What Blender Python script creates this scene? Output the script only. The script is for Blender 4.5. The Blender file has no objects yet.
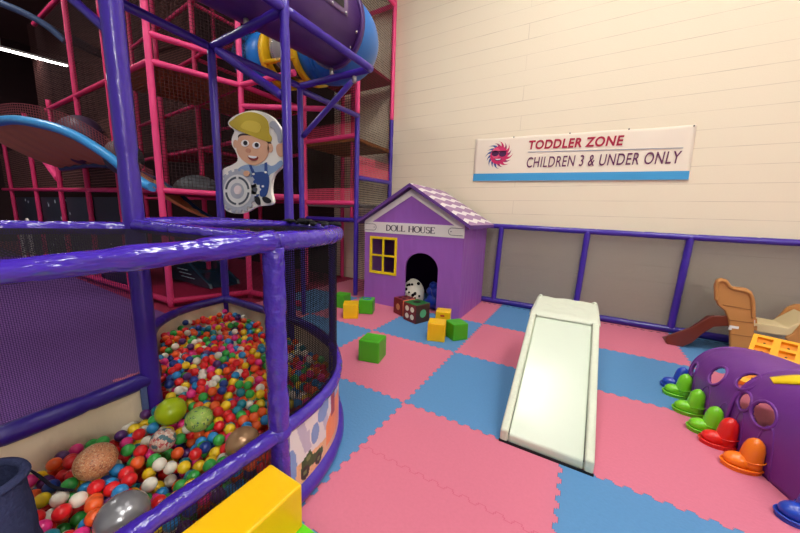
import bpy, bmesh, math, random
import numpy as np
from mathutils import Vector, Matrix, noise
random.seed(7)
PI = math.pi
S = bpy.context.scene
COL = S.collection
# ------------------------------------------------------------------ camera
F = 307.04
YAW, PITCH, ROLL = -0.53253, -0.16363, 0.03481
CAM = Vector((0.9637, -1.7672, 1.3155))
fw = Vector((math.cos(PITCH)*math.sin(YAW), math.cos(PITCH)*math.cos(YAW), math.sin(PITCH)))
rt0 = fw.cross(Vector((0, 0, 1))).normalized(); up0 = rt0.cross(fw)
RT = rt0*math.cos(ROLL)+up0*math.sin(ROLL); UP = up0*math.cos(ROLL)-rt0*math.sin(ROLL)
cam = bpy.data.cameras.new('camera'); cam.sensor_width = 36; cam.lens = F/800*36; cam.clip_start = .02
co = bpy.data.objects.new('camera', cam); COL.objects.link(co)
m3 = Matrix((RT, UP, -fw)).transposed()
co.matrix_world = Matrix.Translation(CAM) @ m3.to_4x4()
S.camera = co
def on(px, py, axis, val):
    """where the sight line of a photo point meets the plane axis = val"""
    d = fw*F + RT*(px-400) - UP*(py-266.5)
    return CAM + d*((val-CAM[axis])/d[axis])
# ------------------------------------------------------------------ materials
def lin(c):
    c = c/255
    return c/12.92 if c <= .04045 else ((c+.055)/1.055)**2.4
def rgb(r, g, b): return (lin(r), lin(g), lin(b), 1)
MATS = {}
def mat(name, col, rough=.5, spec=.4, bump=0, bscale=8, coat=0, var=0, metal=0, detail=3, stretch=None):
    if name in MATS: return MATS[name]
    m = bpy.data.materials.new(name); m.use_nodes = True
    nt = m.node_tree; b = nt.nodes['Principled BSDF']
    b.inputs['Base Color'].default_value = rgb(*col)
    b.inputs['Roughness'].default_value = rough
    b.inputs['Specular IOR Level'].default_value = spec
    b.inputs['Coat Weight'].default_value = coat
    b.inputs['Coat Roughness'].default_value = .12
    b.inputs['Metallic'].default_value = metal
    if bump or var:
        tc = nt.nodes.new('ShaderNodeTexCoord'); n = nt.nodes.new('ShaderNodeTexNoise')
        mp = nt.nodes.new('ShaderNodeMapping'); nt.links.new(tc.outputs['Object'], mp.inputs[0])
        if stretch: mp.inputs['Scale'].default_value = stretch
        nt.links.new(mp.outputs[0], n.inputs['Vector'])
        n.inputs['Scale'].default_value = bscale; n.inputs['Detail'].default_value = detail
        if bump:
            bp = nt.nodes.new('ShaderNodeBump'); bp.inputs['Strength'].default_value = bump; bp.inputs['Distance'].default_value = .02
            nt.links.new(n.outputs['Fac'], bp.inputs['Height']); nt.links.new(bp.outputs[0], b.inputs['Normal'])
            if coat: nt.links.new(bp.outputs[0], b.inputs['Coat Normal'])
        if var:
            mx = nt.nodes.new('ShaderNodeMix'); mx.data_type = 'RGBA'
            c = rgb(*col); mx.inputs[6].default_value = tuple(v*(1-var) for v in c[:3])+(1,)
            mx.inputs[7].default_value = tuple(min(1, v*(1+var)) for v in c[:3])+(1,)
            nt.links.new(n.outputs['Fac'], mx.inputs[0]); nt.links.new(mx.outputs[2], b.inputs['Base Color'])
    MATS[name] = m
    return m
def net_mat(name, col, pitch, cover):
    """knotted net: threads of a square grid in the panel's own UV metres, holes between them"""
    m = bpy.data.materials.new(name); m.use_nodes = True
    nt = m.node_tree; b = nt.nodes['Principled BSDF']; b.inputs['Base Color'].default_value = rgb(*col)
    b.inputs['Roughness'].default_value = .8; b.inputs['Specular IOR Level'].default_value = .1
    uv = nt.nodes.new('ShaderNodeUVMap'); sp = nt.nodes.new('ShaderNodeSeparateXYZ'); nt.links.new(uv.outputs[0], sp.inputs[0])
    def M(op, a, v):
        n = nt.nodes.new('ShaderNodeMath'); n.operation = op
        for i, q in enumerate((a, v)):
            if isinstance(q, (int, float)): n.inputs[i].default_value = q
            else: nt.links.new(q, n.inputs[i])
        return n.outputs[0]
    w = 1-math.sqrt(1-cover)
    g = [M('LESS_THAN', M('FRACT', M('DIVIDE', sp.outputs[i], pitch), 0), w) for i in (0, 1)]
    a = M('MAXIMUM', g[0], g[1])
    nt.links.new(a, b.inputs['Alpha'])
    MATS[name] = m
    return m
vinyl = mat('purple_vinyl', (66, 40, 168), .2, .6, .8, 16, .5, stretch=(1, 1, 1))
vinyl_r = mat('creased_purple_vinyl', (66, 40, 168), .17, .6, .9, 24, .5, stretch=(1, .3, 1))
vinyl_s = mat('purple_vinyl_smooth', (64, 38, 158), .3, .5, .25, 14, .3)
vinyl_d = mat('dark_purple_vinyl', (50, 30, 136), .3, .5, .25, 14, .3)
pinkp = mat('pink_foam_pipe', (244, 72, 134), .45, .4, .2, 20)
pinkd = mat('deep_pink_pipe', (214, 44, 104), .5, .4, .2, 20)
liner = mat('cream_vinyl', (240, 224, 196), .5, .35, .5, 5, stretch=(3, 3, .8))
yel = mat('yellow_vinyl', (236, 186, 8), .35, .4, .12, 6)
grn = mat('green_vinyl', (70, 165, 30), .4, .4, .15, 8)
grn_b = mat('bright_green_vinyl', (95, 205, 25), .4, .4, .1, 8)
black = mat('black_rubber', (18, 16, 20), .6, .3)
cream_slide = mat('pale_slide_vinyl', (206, 216, 198), .3, .45, .12, 5, .2)
cream_pleat = mat('pleated_slide_vinyl', (208, 214, 194), .45, .4, .35, 30)
white = mat('white_board', (240, 234, 226), .5, .3)
house_v = mat('lilac_vinyl', (154, 94, 184), .42, .4, .9, 4, stretch=(2.4, 2, .5), detail=1)
house_t = mat('dark_lilac_trim', (104, 62, 138), .45, .4, .1, 6)
n_pit = net_mat('fine_black_net', (16, 13, 16), .009, .70)
n_left = net_mat('fine_purple_net', (56, 36, 86), .007, .48)
n_roof = net_mat('dense_black_net', (14, 10, 13), .008, .76)
n_front = net_mat('front_net', (70, 55, 60), .01, .40)
n_fence = net_mat('grey_fence_net', (140, 134, 128), .006, .62)
n_play = net_mat('black_play_net', (52, 34, 36), .042, .24)
n_tower = net_mat('tower_net', (58, 50, 44), .036, .34)
n_pink = net_mat('pink_net', (235, 90, 120), .03, .5)
# ------------------------------------------------------------------ mesh builder
class MB:
    def __init__(s): s.v = []; s.f = []; s.m = []; s.uv = {}; s.sm = []
    def face(s, idx, mi=0, smooth=False, uv=None):
        if uv: s.uv[len(s.f)] = uv
        s.f.append(tuple(idx)); s.m.append(mi); s.sm.append(smooth)
    def poly(s, pts, mi=0, smooth=False, uv=None):
        o = len(s.v); s.v += [tuple(p) for p in pts]; s.face(range(o, o+len(pts)), mi, smooth, uv); return s
    def box(s, a, b, mi=0):
        o = len(s.v)
        for z in (a[2], b[2]):
            s.v += [(a[0], a[1], z), (b[0], a[1], z), (b[0], b[1], z), (a[0], b[1], z)]
        for q in ((3, 2, 1, 0), (4, 5, 6, 7), (0, 1, 5, 4), (1, 2, 6, 5), (2, 3, 7, 6), (3, 0, 4, 7)):
            s.face([o+i for i in q], mi)
        return s
    def prism(s, pts, off, mi=0, cap_mi=None):
        """closed outline pts (3D) pushed along off"""
        n = len(pts); o = len(s.v); off = Vector(off)
        s.v += [tuple(p) for p in pts] + [tuple(Vector(p)+off) for p in pts]
        s.face(range(o, o+n), mi); s.face(range(o+2*n-1, o+n-1, -1), mi if cap_mi is None else cap_mi)
        for i in range(n): s.face((o+i, o+n+i, o+n+(i+1) % n, o+(i+1) % n), mi)
        return s
    def tube(s, pts, r, seg=12, mi=0, closed=False, cap=True, scale=(1, 1)):
        pts = [Vector(p) for p in pts]; n = len(pts); o = len(s.v)
        prev = None
        for i, p in enumerate(pts):
            if closed: t = pts[(i+1) % n]-pts[i-1]
            else: t = pts[min(i+1, n-1)]-pts[max(i-1, 0)]
            t.normalize()
            if prev is None:
                a = Vector((0, 0, 1)) if abs(t.z) < .9 else Vector((1, 0, 0))
                u = t.cross(a).normalized()
            else:
                u = (prev-t*prev.dot(t)).normalized()
            prev = u; w = t.cross(u)
            rr = r(i/(n-1)) if callable(r) else (r[i] if isinstance(r, (list, tuple)) else r)
            for k in range(seg):
                a = 2*PI*k/seg
                s.v.append(tuple(p+u*(rr*scale[0]*math.cos(a))+w*(rr*scale[1]*math.sin(a))))
        for i in range(n if closed else n-1):
            for k in range(seg):
                i2 = (i+1) % n
                s.face((o+i*seg+k, o+i*seg+(k+1) % seg, o+i2*seg+(k+1) % seg, o+i2*seg+k), mi, True)
        if cap and not closed:
            s.face([o+k for k in range(seg)][::-1], mi); s.face([o+(n-1)*seg+k for k in range(seg)], mi)
        return s
    def ball(s, c, r, seg=16, rings=10, mi=0, sc=(1, 1, 1), fun=None):
        o = len(s.v); c = Vector(c)
        s.v.append(tuple(c+Vector((0, 0, r*sc[2]))))
        for j in range(1, rings):
            th = PI*j/rings
            for k in range(seg):
                a = 2*PI*k/seg
                p = Vector((r*sc[0]*math.sin(th)*math.cos(a), r*sc[1]*math.sin(th)*math.sin(a), r*sc[2]*math.cos(th)))
                if fun: p = fun(p)
                s.v.append(tuple(c+p))
        s.v.append(tuple(c-Vector((0, 0, r*sc[2])) if not fun else c+fun(Vector((0, 0, -r*sc[2])))))
        e = len(s.v)-1
        for k in range(seg):
            s.face((o, o+1+k, o+1+(k+1) % seg), mi, True)
            s.face((e, o+1+(rings-2)*seg+(k+1) % seg, o+1+(rings-2)*seg+k), mi, True)
            for j in range(rings-2):
                s.face((o+1+j*seg+k, o+1+(j+1)*seg+k, o+1+(j+1)*seg+(k+1) % seg, o+1+j*seg+(k+1) % seg), mi, True)
        return s
    def sheet(s, fn, nu, nv, mi=0, smooth=True, lu=1, lv=1, keep=None, mfun=None):
        o = len(s.v)
        for j in range(nv+1):
            for i in range(nu+1): s.v.append(tuple(fn(i/nu, j/nv)))
        for j in range(nv):
            for i in range(nu):
                if keep and not keep((i+.5)/nu, (j+.5)/nv): continue
                q = (o+j*(nu+1)+i, o+j*(nu+1)+i+1, o+(j+1)*(nu+1)+i+1, o+(j+1)*(nu+1)+i)
                uv = [(i/nu*lu, j/nv*lv), ((i+1)/nu*lu, j/nv*lv), ((i+1)/nu*lu, (j+1)/nv*lv), (i/nu*lu, (j+1)/nv*lv)]
                s.face(q, mfun((i+.5)/nu, (j+.5)/nv) if mfun else mi, smooth, uv)
        return s
    def build(s, name, mats, parent=None, loc=(0, 0, 0), bevel=0, solid=0, rz=0, subsurf=0, weld=False):
        me = bpy.data.meshes.new(name); me.from_pydata(s.v, [], s.f)
        if not isinstance(mats, (list, tuple)): mats = [mats]
        for m in mats: me.materials.append(m)
        ul = me.uv_layers.new(name='UVMap') if s.uv else None
        for i, p in enumerate(me.polygons):
            p.material_index = s.m[i]; p.use_smooth = s.sm[i]
            if i in s.uv:
                for k, li in enumerate(p.loop_indices): ul.data[li].uv = s.uv[i][k]
        bm = bmesh.new(); bm.from_mesh(me)
        if weld: bmesh.ops.remove_doubles(bm, verts=bm.verts, dist=1e-5)
        if not s.uv: bmesh.ops.recalc_face_normals(bm, faces=bm.faces)
        bm.to_mesh(me); bm.free()
        me.validate(); me.update()
        o = bpy.data.objects.new(name, me); COL.objects.link(o)
        o.location = loc; o.rotation_euler.z = rz
        if parent: o.parent = parent
        if solid:
            d = o.modifiers.new('thickness', 'SOLIDIFY'); d.thickness = solid; d.offset = 0
        if bevel:
            d = o.modifiers.new('bevel', 'BEVEL'); d.width = bevel; d.segments = 3; d.limit_method = 'ANGLE'; d.angle_limit = .6
        if subsurf:
            d = o.modifiers.new('smooth', 'SUBSURF'); d.levels = subsurf; d.render_levels = subsurf
        return o
def tag(o, label, cat, group=None):
    o['label'] = label; o['category'] = cat
    if group: o['group'] = group
    return o
def thing(name, label, cat, loc=(0, 0, 0), rz=0, group=None):
    o = bpy.data.objects.new(name, None); o.empty_display_size = .1; COL.objects.link(o)
    o.location = loc; o.rotation_euler.z = rz
    return tag(o, label, cat, group)
def struct(o): o['kind'] = 'structure'; return o
def chain(pts, step=.03, smooth=0):
    """resample a polyline; smooth>0 rounds its corners first"""
    pts = [Vector(p) for p in pts]
    for _ in range(smooth):
        q = [pts[0]]
        for a, b in zip(pts, pts[1:]): q += [a.lerp(b, .25), a.lerp(b, .75)]
        pts = q+[pts[-1]]
    out = [pts[0]]
    for a, b in zip(pts, pts[1:]):
        n = max(1, int((b-a).length/step))
        out += [a.lerp(b, (i+1)/n) for i in range(n)]
    return out
def padded(pts, r, seam=.3, step=.02, amp=.06, smooth=0, seg=14, seed=0, mi=0):
    """vinyl sleeve on a pipe: slightly puffy, with a tie groove every so often"""
    c = chain(pts, step, smooth); L = 0; rr = []
    for i, p in enumerate(c):
        if i: L += (p-c[i-1]).length
        ph = (L/seam) % 1; g = min(ph, 1-ph)*seam
        base = r(i/(len(c)-1)) if callable(r) else r
        rr.append(base*(1+amp*noise.noise(Vector((L*9+seed, seed*3.1, 0)))-.13*math.exp(-(g/.012)**2)))
    return MB().tube(c, rr, seg, mi)
def straight(a, b, r, seg=10): return padded([a, b], r, seam=.38, step=.06, amp=.02, seg=seg)
# ------------------------------------------------------------------ floor: interlocking foam mats
WALL_Y = 3.17
def teeth(n=25, amp=.010):
    p = [(0, 0)]
    for i in range(n):
        a = i/n; w = 1/n; sgn = 1 if i % 2 else -1
        p += [(a+.12*w, sgn*amp*.0), (a+.06*w, sgn*amp), (a+.94*w, sgn*amp), (a+.88*w, 0)]
    return p+[(1, 0)]
TE = teeth()
pink_m = mat('pink_foam_mat', (206, 115, 138), .75, .2, .15, 60, var=.05)
blue_m = mat('blue_foam_mat', (88, 138, 186), .75, .2, .15, 60, var=.06)
purp_f = mat('purple_carpet', (114, 78, 142), .9, .1, .2, 40, var=.15)
red_f = mat('deep_pink_carpet', (150, 40, 70), .8, .2, .1, 20)
dark_f = mat('dark_subfloor', (40, 36, 44), .9, .1)
fl = MB()
def tile(i, j, v0=None, v1=None):
    v0 = j if v0 is None else v0; v1 = j+1 if v1 is None else v1
    y1 = min(v1, WALL_Y)
    q = [(i+t, v0+d) for t, d in TE][:-1] + [(i+1+d, v0+t*(v1-v0)) for t, d in TE][:-1]
    q += [(i+1-t, v1+TE[len(TE)-1-k][1]) for k, (t, d) in enumerate(TE)][:-1]
    q += [(i+TE[len(TE)-1-k][1], v1-t*(v1-v0)) for k, (t, d) in enumerate(TE)][:-1]
    cx, cy = i+.5, (v0+v1)/2
    q = [(cx+(x-cx)*.9988, cy+(y-cy)*.9988, 0) for x, y in q]
    fl.poly(q, 0 if (i+j) % 2 else 1)
for i in range(-3, 6):
    for j in range(-4, 3):
        if i < -2 and j < 0: continue
        if i <= -1 and j < -1: continue
        tile(i, j)
for i in range(-3, 6): fl.poly([(i, 3.015, -.001), (i+1, 3.015, -.001), (i+1, WALL_Y, -.001), (i, WALL_Y, -.001)], 0 if i % 2 else 1)
fl.poly([(-16, -5, -.003), (-.02, -5, -.003), (-.02, -.06, -.003), (-16, -.06, -.003)], 2)
fl.poly([(-16, -.06, -.003), (-3.0, -.06, -.003), (-3.0, WALL_Y, -.003), (-16, WALL_Y, -.003)], 3)
fl.box((-16, -6, -.12), (7, WALL_Y, -.012), 4)
sm = [(t+.0, -.5+d) for t, d in TE]
for a, b in zip(sm, sm[1:]):
    n = Vector((-(b[1]-a[1]), b[0]-a[0])).normalized()*.0014
    fl.poly([(a[0]-n.x, a[1]-n.y, .0006), (b[0]-n.x, b[1]-n.y, .0006), (b[0]+n.x, b[1]+n.y, .0006), (a[0]+n.x, a[1]+n.y, .0006)], 5)
fl = struct(fl.build('floor', [pink_m, blue_m, purp_f, red_f, dark_f, mat('pink_seam', (196, 92, 120), .8, .1)]))
# ------------------------------------------------------------------ walls and ceiling
def block_wall():
    m = bpy.data.materials.new('painted_block'); m.use_nodes = True; nt = m.node_tree; b = nt.nodes['Principled BSDF']
    b.inputs['Base Color'].default_value = rgb(238, 222, 200); b.inputs['Roughness'].default_value = .55; b.inputs['Specular IOR Level'].default_value = .25
    tc = nt.nodes.new('ShaderNodeTexCoord'); sx = nt.nodes.new('ShaderNodeSeparateXYZ'); cb = nt.nodes.new('ShaderNodeCombineXYZ')
    nt.links.new(tc.outputs['Object'], sx.inputs[0]); nt.links.new(sx.outputs[0], cb.inputs[0]); nt.links.new(sx.outputs[2], cb.inputs[1])
    br = nt.nodes.new('ShaderNodeTexBrick'); nt.links.new(cb.outputs[0], br.inputs['Vector'])
    br.inputs['Scale'].default_value = 1; br.inputs['Brick Width'].default_value = 60; br.inputs['Row Height'].default_value = .2
    br.inputs['Mortar Size'].default_value = .004; br.inputs['Mortar Smooth'].default_value = .4
    br.inputs['Color1'].default_value = (1, 1, 1, 1); br.inputs['Color2'].default_value = (1, 1, 1, 1); br.inputs['Mortar'].default_value = (0, 0, 0, 1)
    n1 = nt.nodes.new('ShaderNodeTexNoise'); n1.inputs['Scale'].default_value = 2.2; n1.inputs['Detail'].default_value = 2
    nt.links.new(tc.outputs['Object'], n1.inputs['Vector'])
    # painted joints: the upright ones filled almost flush, the level ones here and there
    mx = nt.nodes.new('ShaderNodeMix'); mx.data_type = 'RGBA'
    mx.inputs[6].default_value = rgb(200, 182, 156); mx.inputs[7].default_value = rgb(240, 226, 199)
    nt.links.new(br.outputs['Color'], mx.inputs[0])
    mx2 = nt.nodes.new('ShaderNodeMix'); mx2.data_type = 'RGBA'; mx2.inputs[7].default_value = rgb(240, 226, 199)
    rp = nt.nodes.new('ShaderNodeMapRange'); rp.inputs[1].default_value = .3; rp.inputs[2].default_value = .7; rp.inputs[3].default_value = .15; rp.inputs[4].default_value = .85
    nt.links.new(n1.outputs['Fac'], rp.inputs[0]); nt.links.new(rp.outputs[0], mx2.inputs[0])
    nt.links.new(mx.outputs[2], mx2.inputs[6]); nt.links.new(mx2.outputs[2], b.inputs['Base Color'])
    n2 = nt.nodes.new('ShaderNodeTexNoise'); n2.inputs['Scale'].default_value = 90
    nt.links.new(tc.outputs['Object'], n2.inputs['Vector'])
    bp = nt.nodes.new('ShaderNodeBump'); bp.inputs['Strength'].default_value = .25; bp.inputs['Distance'].default_value = .01
    ad = nt.nodes.new('ShaderNodeMath'); ad.operation = 'MULTIPLY_ADD'; ad.inputs[1].default_value = .46
    nt.links.new(n2.outputs['Fac'], ad.inputs[0]); nt.links.new(br.outputs['Color'], ad.inputs[2])
    nt.links.new(ad.outputs[0], bp.inputs['Height']); nt.links.new(bp.outputs[0], b.inputs['Normal'])
    return m
darkw = mat('shaded_wall', (58, 42, 44), .9, .1)  # gloom behind the play frame and far left, put into the wall colour
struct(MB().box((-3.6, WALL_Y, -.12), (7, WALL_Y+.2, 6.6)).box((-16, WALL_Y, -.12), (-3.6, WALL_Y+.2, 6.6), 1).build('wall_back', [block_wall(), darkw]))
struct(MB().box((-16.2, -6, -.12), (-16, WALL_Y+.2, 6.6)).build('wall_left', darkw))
struct(MB().box((7, -6, -.12), (7.2, WALL_Y+.2, 6.6)).build('wall_right', mat('cream_paint', (232, 218, 198), .7, .2)))
struct(MB().box((-16.2, -6, 6.6), (7.2, WALL_Y+.2, 6.8)).build('ceiling', mat('dark_brown_ceiling', (96, 74, 68), .9, .1)))
# ------------------------------------------------------------------ ball pit
pit = thing('ball_pit', 'round-cornered ball pit enclosure of purple padded pipes, black net and cream vinyl', 'ball pit', (-.9, -.9, 0))
PO = Vector((-.9, -.9, 0))
def L(p): return Vector(p)-PO
front = [(.02, -2.5), (-.005, -1.9), (-.015, -1.5), (-.02, -1.03)]
right = [(-.02, -1.03), (-.035, -.82), (-.11, -.6), (-.255, -.42), (-.45, -.26)]
rear = [(-.45, -.26), (-.78, -.13), (-1.08, -.07), (-1.45, -.06), (-2.1, -.05)]
lrear = [(-2.1, -.05), (-2.07, -.42), (-1.85, -.76), (-1.4, -.98), (-.93, -1.13)]
left = [(-.93, -1.13), (-.89, -1.5), (-.87, -1.9), (-.87, -2.5)]
def at_z(p, z): return [L((x, y, z)) for x, y in p]
RIM, TOP = .42, 1.205
for nm, p, sd in (('rim', front, 1), ('rim', right, 2), ('rim', rear, 3), ('rim', lrear, 4), ('rim', left, 5)):
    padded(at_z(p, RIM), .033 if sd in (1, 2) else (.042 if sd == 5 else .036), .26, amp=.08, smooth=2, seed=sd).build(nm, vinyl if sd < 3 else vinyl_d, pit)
def rfront(t): return .026+.018*max(0, (t-.6)/.4)
padded([q+Vector((0, 0, z)) for q, z in zip(at_z(front, TOP), (-.04, -.034, -.022, 0))], rfront, .2, amp=.12, smooth=1, seed=11, seg=20).build('top_ring', vinyl_r, pit)
padded(at_z(right, TOP), .038, .17, amp=.06, smooth=2, seed=12, seg=18).build('top_ring', vinyl, pit)
topl = [(-.93, -1.13), (-1.13, -1.5), (-1.32, -1.95), (-1.5, -2.5)]
for p, sd in ((rear, 13), (lrear, 14), (topl, 15)):
    padded(at_z(p, TOP+.005), .032, .3, amp=.15, smooth=2, seed=sd).build('top_ring', vinyl, pit)
padded([L((-.93, -1.13, TOP+.02)), L((-.02, -1.03, TOP))], .032, .3, amp=.14, seed=21).build('roof_spoke', vinyl, pit)
padded([L((-.93, -1.13, TOP+.03)), L((-1.08, -.07, TOP+.01))], .028, .3, amp=.14, seed=22).build('roof_spoke', vinyl, pit)
for p, sd in ((front, 31), (right, 32)):
    padded(at_z(p, .045), .045, .4, amp=.04, smooth=2, seed=sd).build('base_ring', vinyl_s, pit)
padded([L((-.02, -1.03, .02)), L((-.02, -1.03, TOP-.02))], .041, .3, amp=.06, seed=41).build('post', vinyl, pit)
padded([L((-.45, -.26, .02)), L((-.45, -.26, TOP))], .022, .5, amp=.03, seed=42).build('post', vinyl_s, pit)
MB().ball(L((-.02, -1.03, RIM)), .047, 18, 12, sc=(1, 1.1, .95)).build('joint_sleeve', vinyl, pit)
mb = MB()
mb.tube(chain([L((-1.02, -1.1, .30)), L((-1.03, -1.09, .38)), L((-1.0, -1.1, .46)), L((-1.01, -1.1, .52))], .01), lambda t: .02+.025*math.sin(PI*t)+.005*math.sin(t*40), 12)
mb.build('bunched_net_knot', mat('dark_wrinkled_vinyl', (46, 30, 74), .3, .6, 1.0, 40, .3), pit)
def wall_sheet(path, z0, z1, wob=0, nz=10, off=0):
    c = chain([L((x, y, 0)) for x, y in path], .03, 2); n = len(c)-1
    tot = sum((b-a).length for a, b in zip(c, c[1:]))
    def fn(u, v):
        i = min(int(u*n+1e-6), n-1); p = c[i].lerp(c[i+1], u*n-i)
        t = (c[i+1]-c[i]).normalized(); nn = Vector((t.y, -t.x, 0))
        z = z0+(z1-z0)*v
        w = off+wob*noise.noise(Vector((u*tot*5, z*3, 1.7)))*math.sin(PI*min(1, v*1.0))
        return p+nn*w+Vector((0, 0, z))
    return MB().sheet(fn, n, nz, lu=tot, lv=z1-z0)
for p in (rear, lrear, left): wall_sheet(p, .0, RIM, .03).build('vinyl_liner', liner, pit)
bl = mat('blue_grey_webbing', (92, 110, 160), .7, .2, .3, 60)
MB().box(L((-.9, -1.19, .05)), L((-.885, -1.165, RIM-.02))).build('liner_binding', bl, pit)
wall_sheet(left, RIM, RIM+.035, 0, 1).build('net_hem', mat('grey_net_hem', (98, 98, 128), .8, .1), pit)
MB().sheet(lambda u, v: L(Vector((*left[0], 0)).lerp(Vector((*left[-1], 0)), u).lerp(Vector((*topl[0], 0)).lerp(Vector((*topl[-1], 0)), u), v)+Vector((0, 0, RIM+.035+(TOP-RIM-.035)*v))), 30, 12, lu=1.4, lv=.75).build('side_net', n_left, pit)
wall_sheet(lrear, RIM, TOP, .0).build('side_net', net_mat('rear_net', (20, 16, 24), .012, .3), pit)
wall_sheet(rear, RIM, TOP, .0).build('side_net', MATS['rear_net'], pit)
wall_sheet(right, RIM, TOP, .0).build('side_net', n_pit, pit)
wall_sheet(front, .08, RIM, .0).build('front_net', n_front, pit)
loop = []
for p in (front, right, rear, lrear, topl): loop += at_z(p, TOP+.004)[:-1]
loop = loop+[at_z(topl, TOP+.004)[-1]]
MB().poly(loop, 0, False, [(q.x, q.y) for q in loop]).build('roof_net', n_roof, pit)
# crumpled net bunch where the roof net is tied at the far right corner
nb = MB()
for k in range(14):
    a = Vector((-1.08+.05*k, -.08-.012*k+random.uniform(-.03, .03), TOP+.03+random.uniform(0, .025)))
    nb.ball(L(a), random.uniform(.022, .04), 8, 6, sc=(1.5, .8, .6), fun=lambda q: q*(1+.35*noise.noise(q*40)))
nb.build('gathered_net', black, pit)
# printed vinyl panel on the outside: a street scene in pale blue, orange and green
pc = chain([Vector((x, y, 0)) for x, y in right], .01, 2); pl = sum((b-a).length for a, b in zip(pc, pc[1:]))
def inpoly(x, y, P):
    c = False
    for (x1, y1), (x2, y2) in zip(P, P[1:]+P[:1]):
        if (y1 > y) != (y2 > y) and x < (x2-x1)*(y-y1)/(y2-y1)+x1: c = not c
    return c
def ell(x, y, cx, cy, a, b): return ((x-cx)/a)**2+((y-cy)/b)**2 < 1
def art(u, v):
    s = u*pl; z = v
    for w in ((.12, .14, .030, .11), (.225, .12, .028, .09)):
        if ell(s, z, *w): return 4 if not ell(s, z, w[0], w[1], .012, .04) else 5
    if inpoly(s, z, [(.09, .16), (.10, .36), (.16, .44), (.18, .30), (.26, .26), (.27, .12)]): return 5 if ell(s, z, .145, .33, .016, .05) else 3
    if s > .52 and z > .1: return 7 if (s*30) % 1 < .4 else 6
    if .36 < s < .41 and z > .55: return 8
    if s > .30 and z < .78-.25*max(0, .42-s)/.12 and z > .12: return 6
    if s > .30 and z > .78 and (s*20) % 1 < .5: return 1
    if ell(s, z, .04, .40, .028, .30) or ell(s, z, .20, .62, .032, .17) or ell(s, z, .27, .84, .05, .16): return 1
    if abs(s-.15) < .007 and .40 < z < .78: return 9
    if z < .34+.04*math.sin(s*13): return 7 if (math.sin(s*311)*math.sin(z*97)) > .8 else 2
    if (s*6+z*.6) % 1 < .3 and z > .45: return 9
    return 0
ac = [mat('print_cream', (226, 222, 222), .3, .4), mat('print_blue', (124, 158, 208), .3, .4), mat('print_sand', (232, 184, 138), .3, .4),
      mat('print_green', (48, 84, 40), .3, .4), mat('print_dark', (34, 42, 36), .3, .4), mat('print_lime', (110, 132, 80), .3, .4),
      mat('print_orange', (246, 140, 60), .3, .4), mat('print_tan', (214, 176, 110), .3, .4), mat('print_red', (170, 44, 40), .3, .4), mat('print_lavender', (190, 184, 204), .3, .4)]
np_ = len(pc)-1
def pfn(u, v):
    i = min(int(u*np_), np_-1); p = pc[i].lerp(pc[i+1], u*np_-i); t = (pc[i+1]-pc[i]).normalized()
    return L(p+Vector((t.y, -t.x, 0))*.012+Vector((0, 0, .085+.31*v)))
MB().sheet(pfn, 170, 46, mfun=art).build('printed_panel', ac, pit)
# ------------------------------------------------------------------ balls
ring_poly = [p for q in (front, right, rear, lrear, left) for p in q[:-1]]+[left[-1]]
def inset_ok(x, y, d):
    if not inpoly(x, y, ring_poly): return False
    for (x1, y1), (x2, y2) in zip(ring_poly, ring_poly[1:]+ring_poly[:1]):
        dx, dy = x2-x1, y2-y1; t = max(0, min(1, ((x-x1)*dx+(y-y1)*dy)/(dx*dx+dy*dy+1e-12)))
        if math.hypot(x-x1-t*dx, y-y1-t*dy) < d: return False
    return True
BR = .0245
def surf(x, y):
    return .262+.03*noise.noise(Vector((x*3, y*3, .3)))-.045*math.exp(-((x+.87)/.2)**2)*(1 if y < -1.2 else 0)+.03*max(0, (-x-1.2))
def pxy(p):
    d = Vector(p)-CAM; z = d.dot(fw)
    return (400+F*d.dot(RT)/z, 266.5-F*d.dot(UP)/z, z) if z > .05 else (-9e3, 0, 9e3)
BIG = [  # photo point, radius, squash
    ('lime', 171, 411, .066), ('speckled_green', 199, 419, .058), ('speckled_pink', 163, 440, .048),
    ('copper', 96, 461, .066), ('silver', 123, 516, .072), ('bronze', 243, 443, .068)]
bigpos = []
for nm, px, py, r in BIG:
    p = on(px, py, 2, .325); bigpos.append((p, r))
rng = np.random.RandomState(5)
pts = []
while len(pts) < 1290:
    x, y = rng.uniform(-2.1, 0), rng.uniform(-2.2, -.05)
    if inset_ok(x, y, .05): pts.append((x, y, surf(x, y)+rng.uniform(-.045, .035)))
P = np.array(pts, dtype=np.float32)
bigP = np.array([tuple(p) for p, r in bigpos]); bigR = np.array([r for p, r in bigpos])
for it in range(100):
    d = P[:, None]-P[None]; dist = np.sqrt((d**2).sum(-1))+1e-9
    ov = np.clip(2*BR-dist, 0, None); np.fill_diagonal(ov, 0)
    P = P+(d/dist[..., None]*(ov*.45)[..., None]).sum(1)
    d = P[:, None]-bigP[None]; dist = np.sqrt((d**2).sum(-1))+1e-9
    P = P+(d/dist[..., None]*np.clip(bigR[None]+BR-dist, 0, None)[..., None]).sum(1)
    for k in range(len(P)):
        if not inset_ok(P[k, 0], P[k, 1], .046):
            c = np.array([-.55, -1.1]) if P[k, 1] < -1.0 else np.array([-1.0, -.6])
            v = c-P[k, :2]; P[k, :2] += v/np.linalg.norm(v)*.012
        z0 = surf(P[k, 0], P[k, 1]); P[k, 2] = min(max(P[k, 2], z0-.06), z0+.04)
top = [tuple(p) for p in P if inset_ok(p[0], p[1], .036)]
low = []
x = -2.1
while x < 0:
    y = -2.2
    while y < 0:
        for z in (.19,):
            q = (x+rng.uniform(-.006, .006), y+rng.uniform(-.006, .006), surf(x, y)-.085)
            if inset_ok(q[0], q[1], .045): low.append(q)
        y += .052
    x += .052
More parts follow.
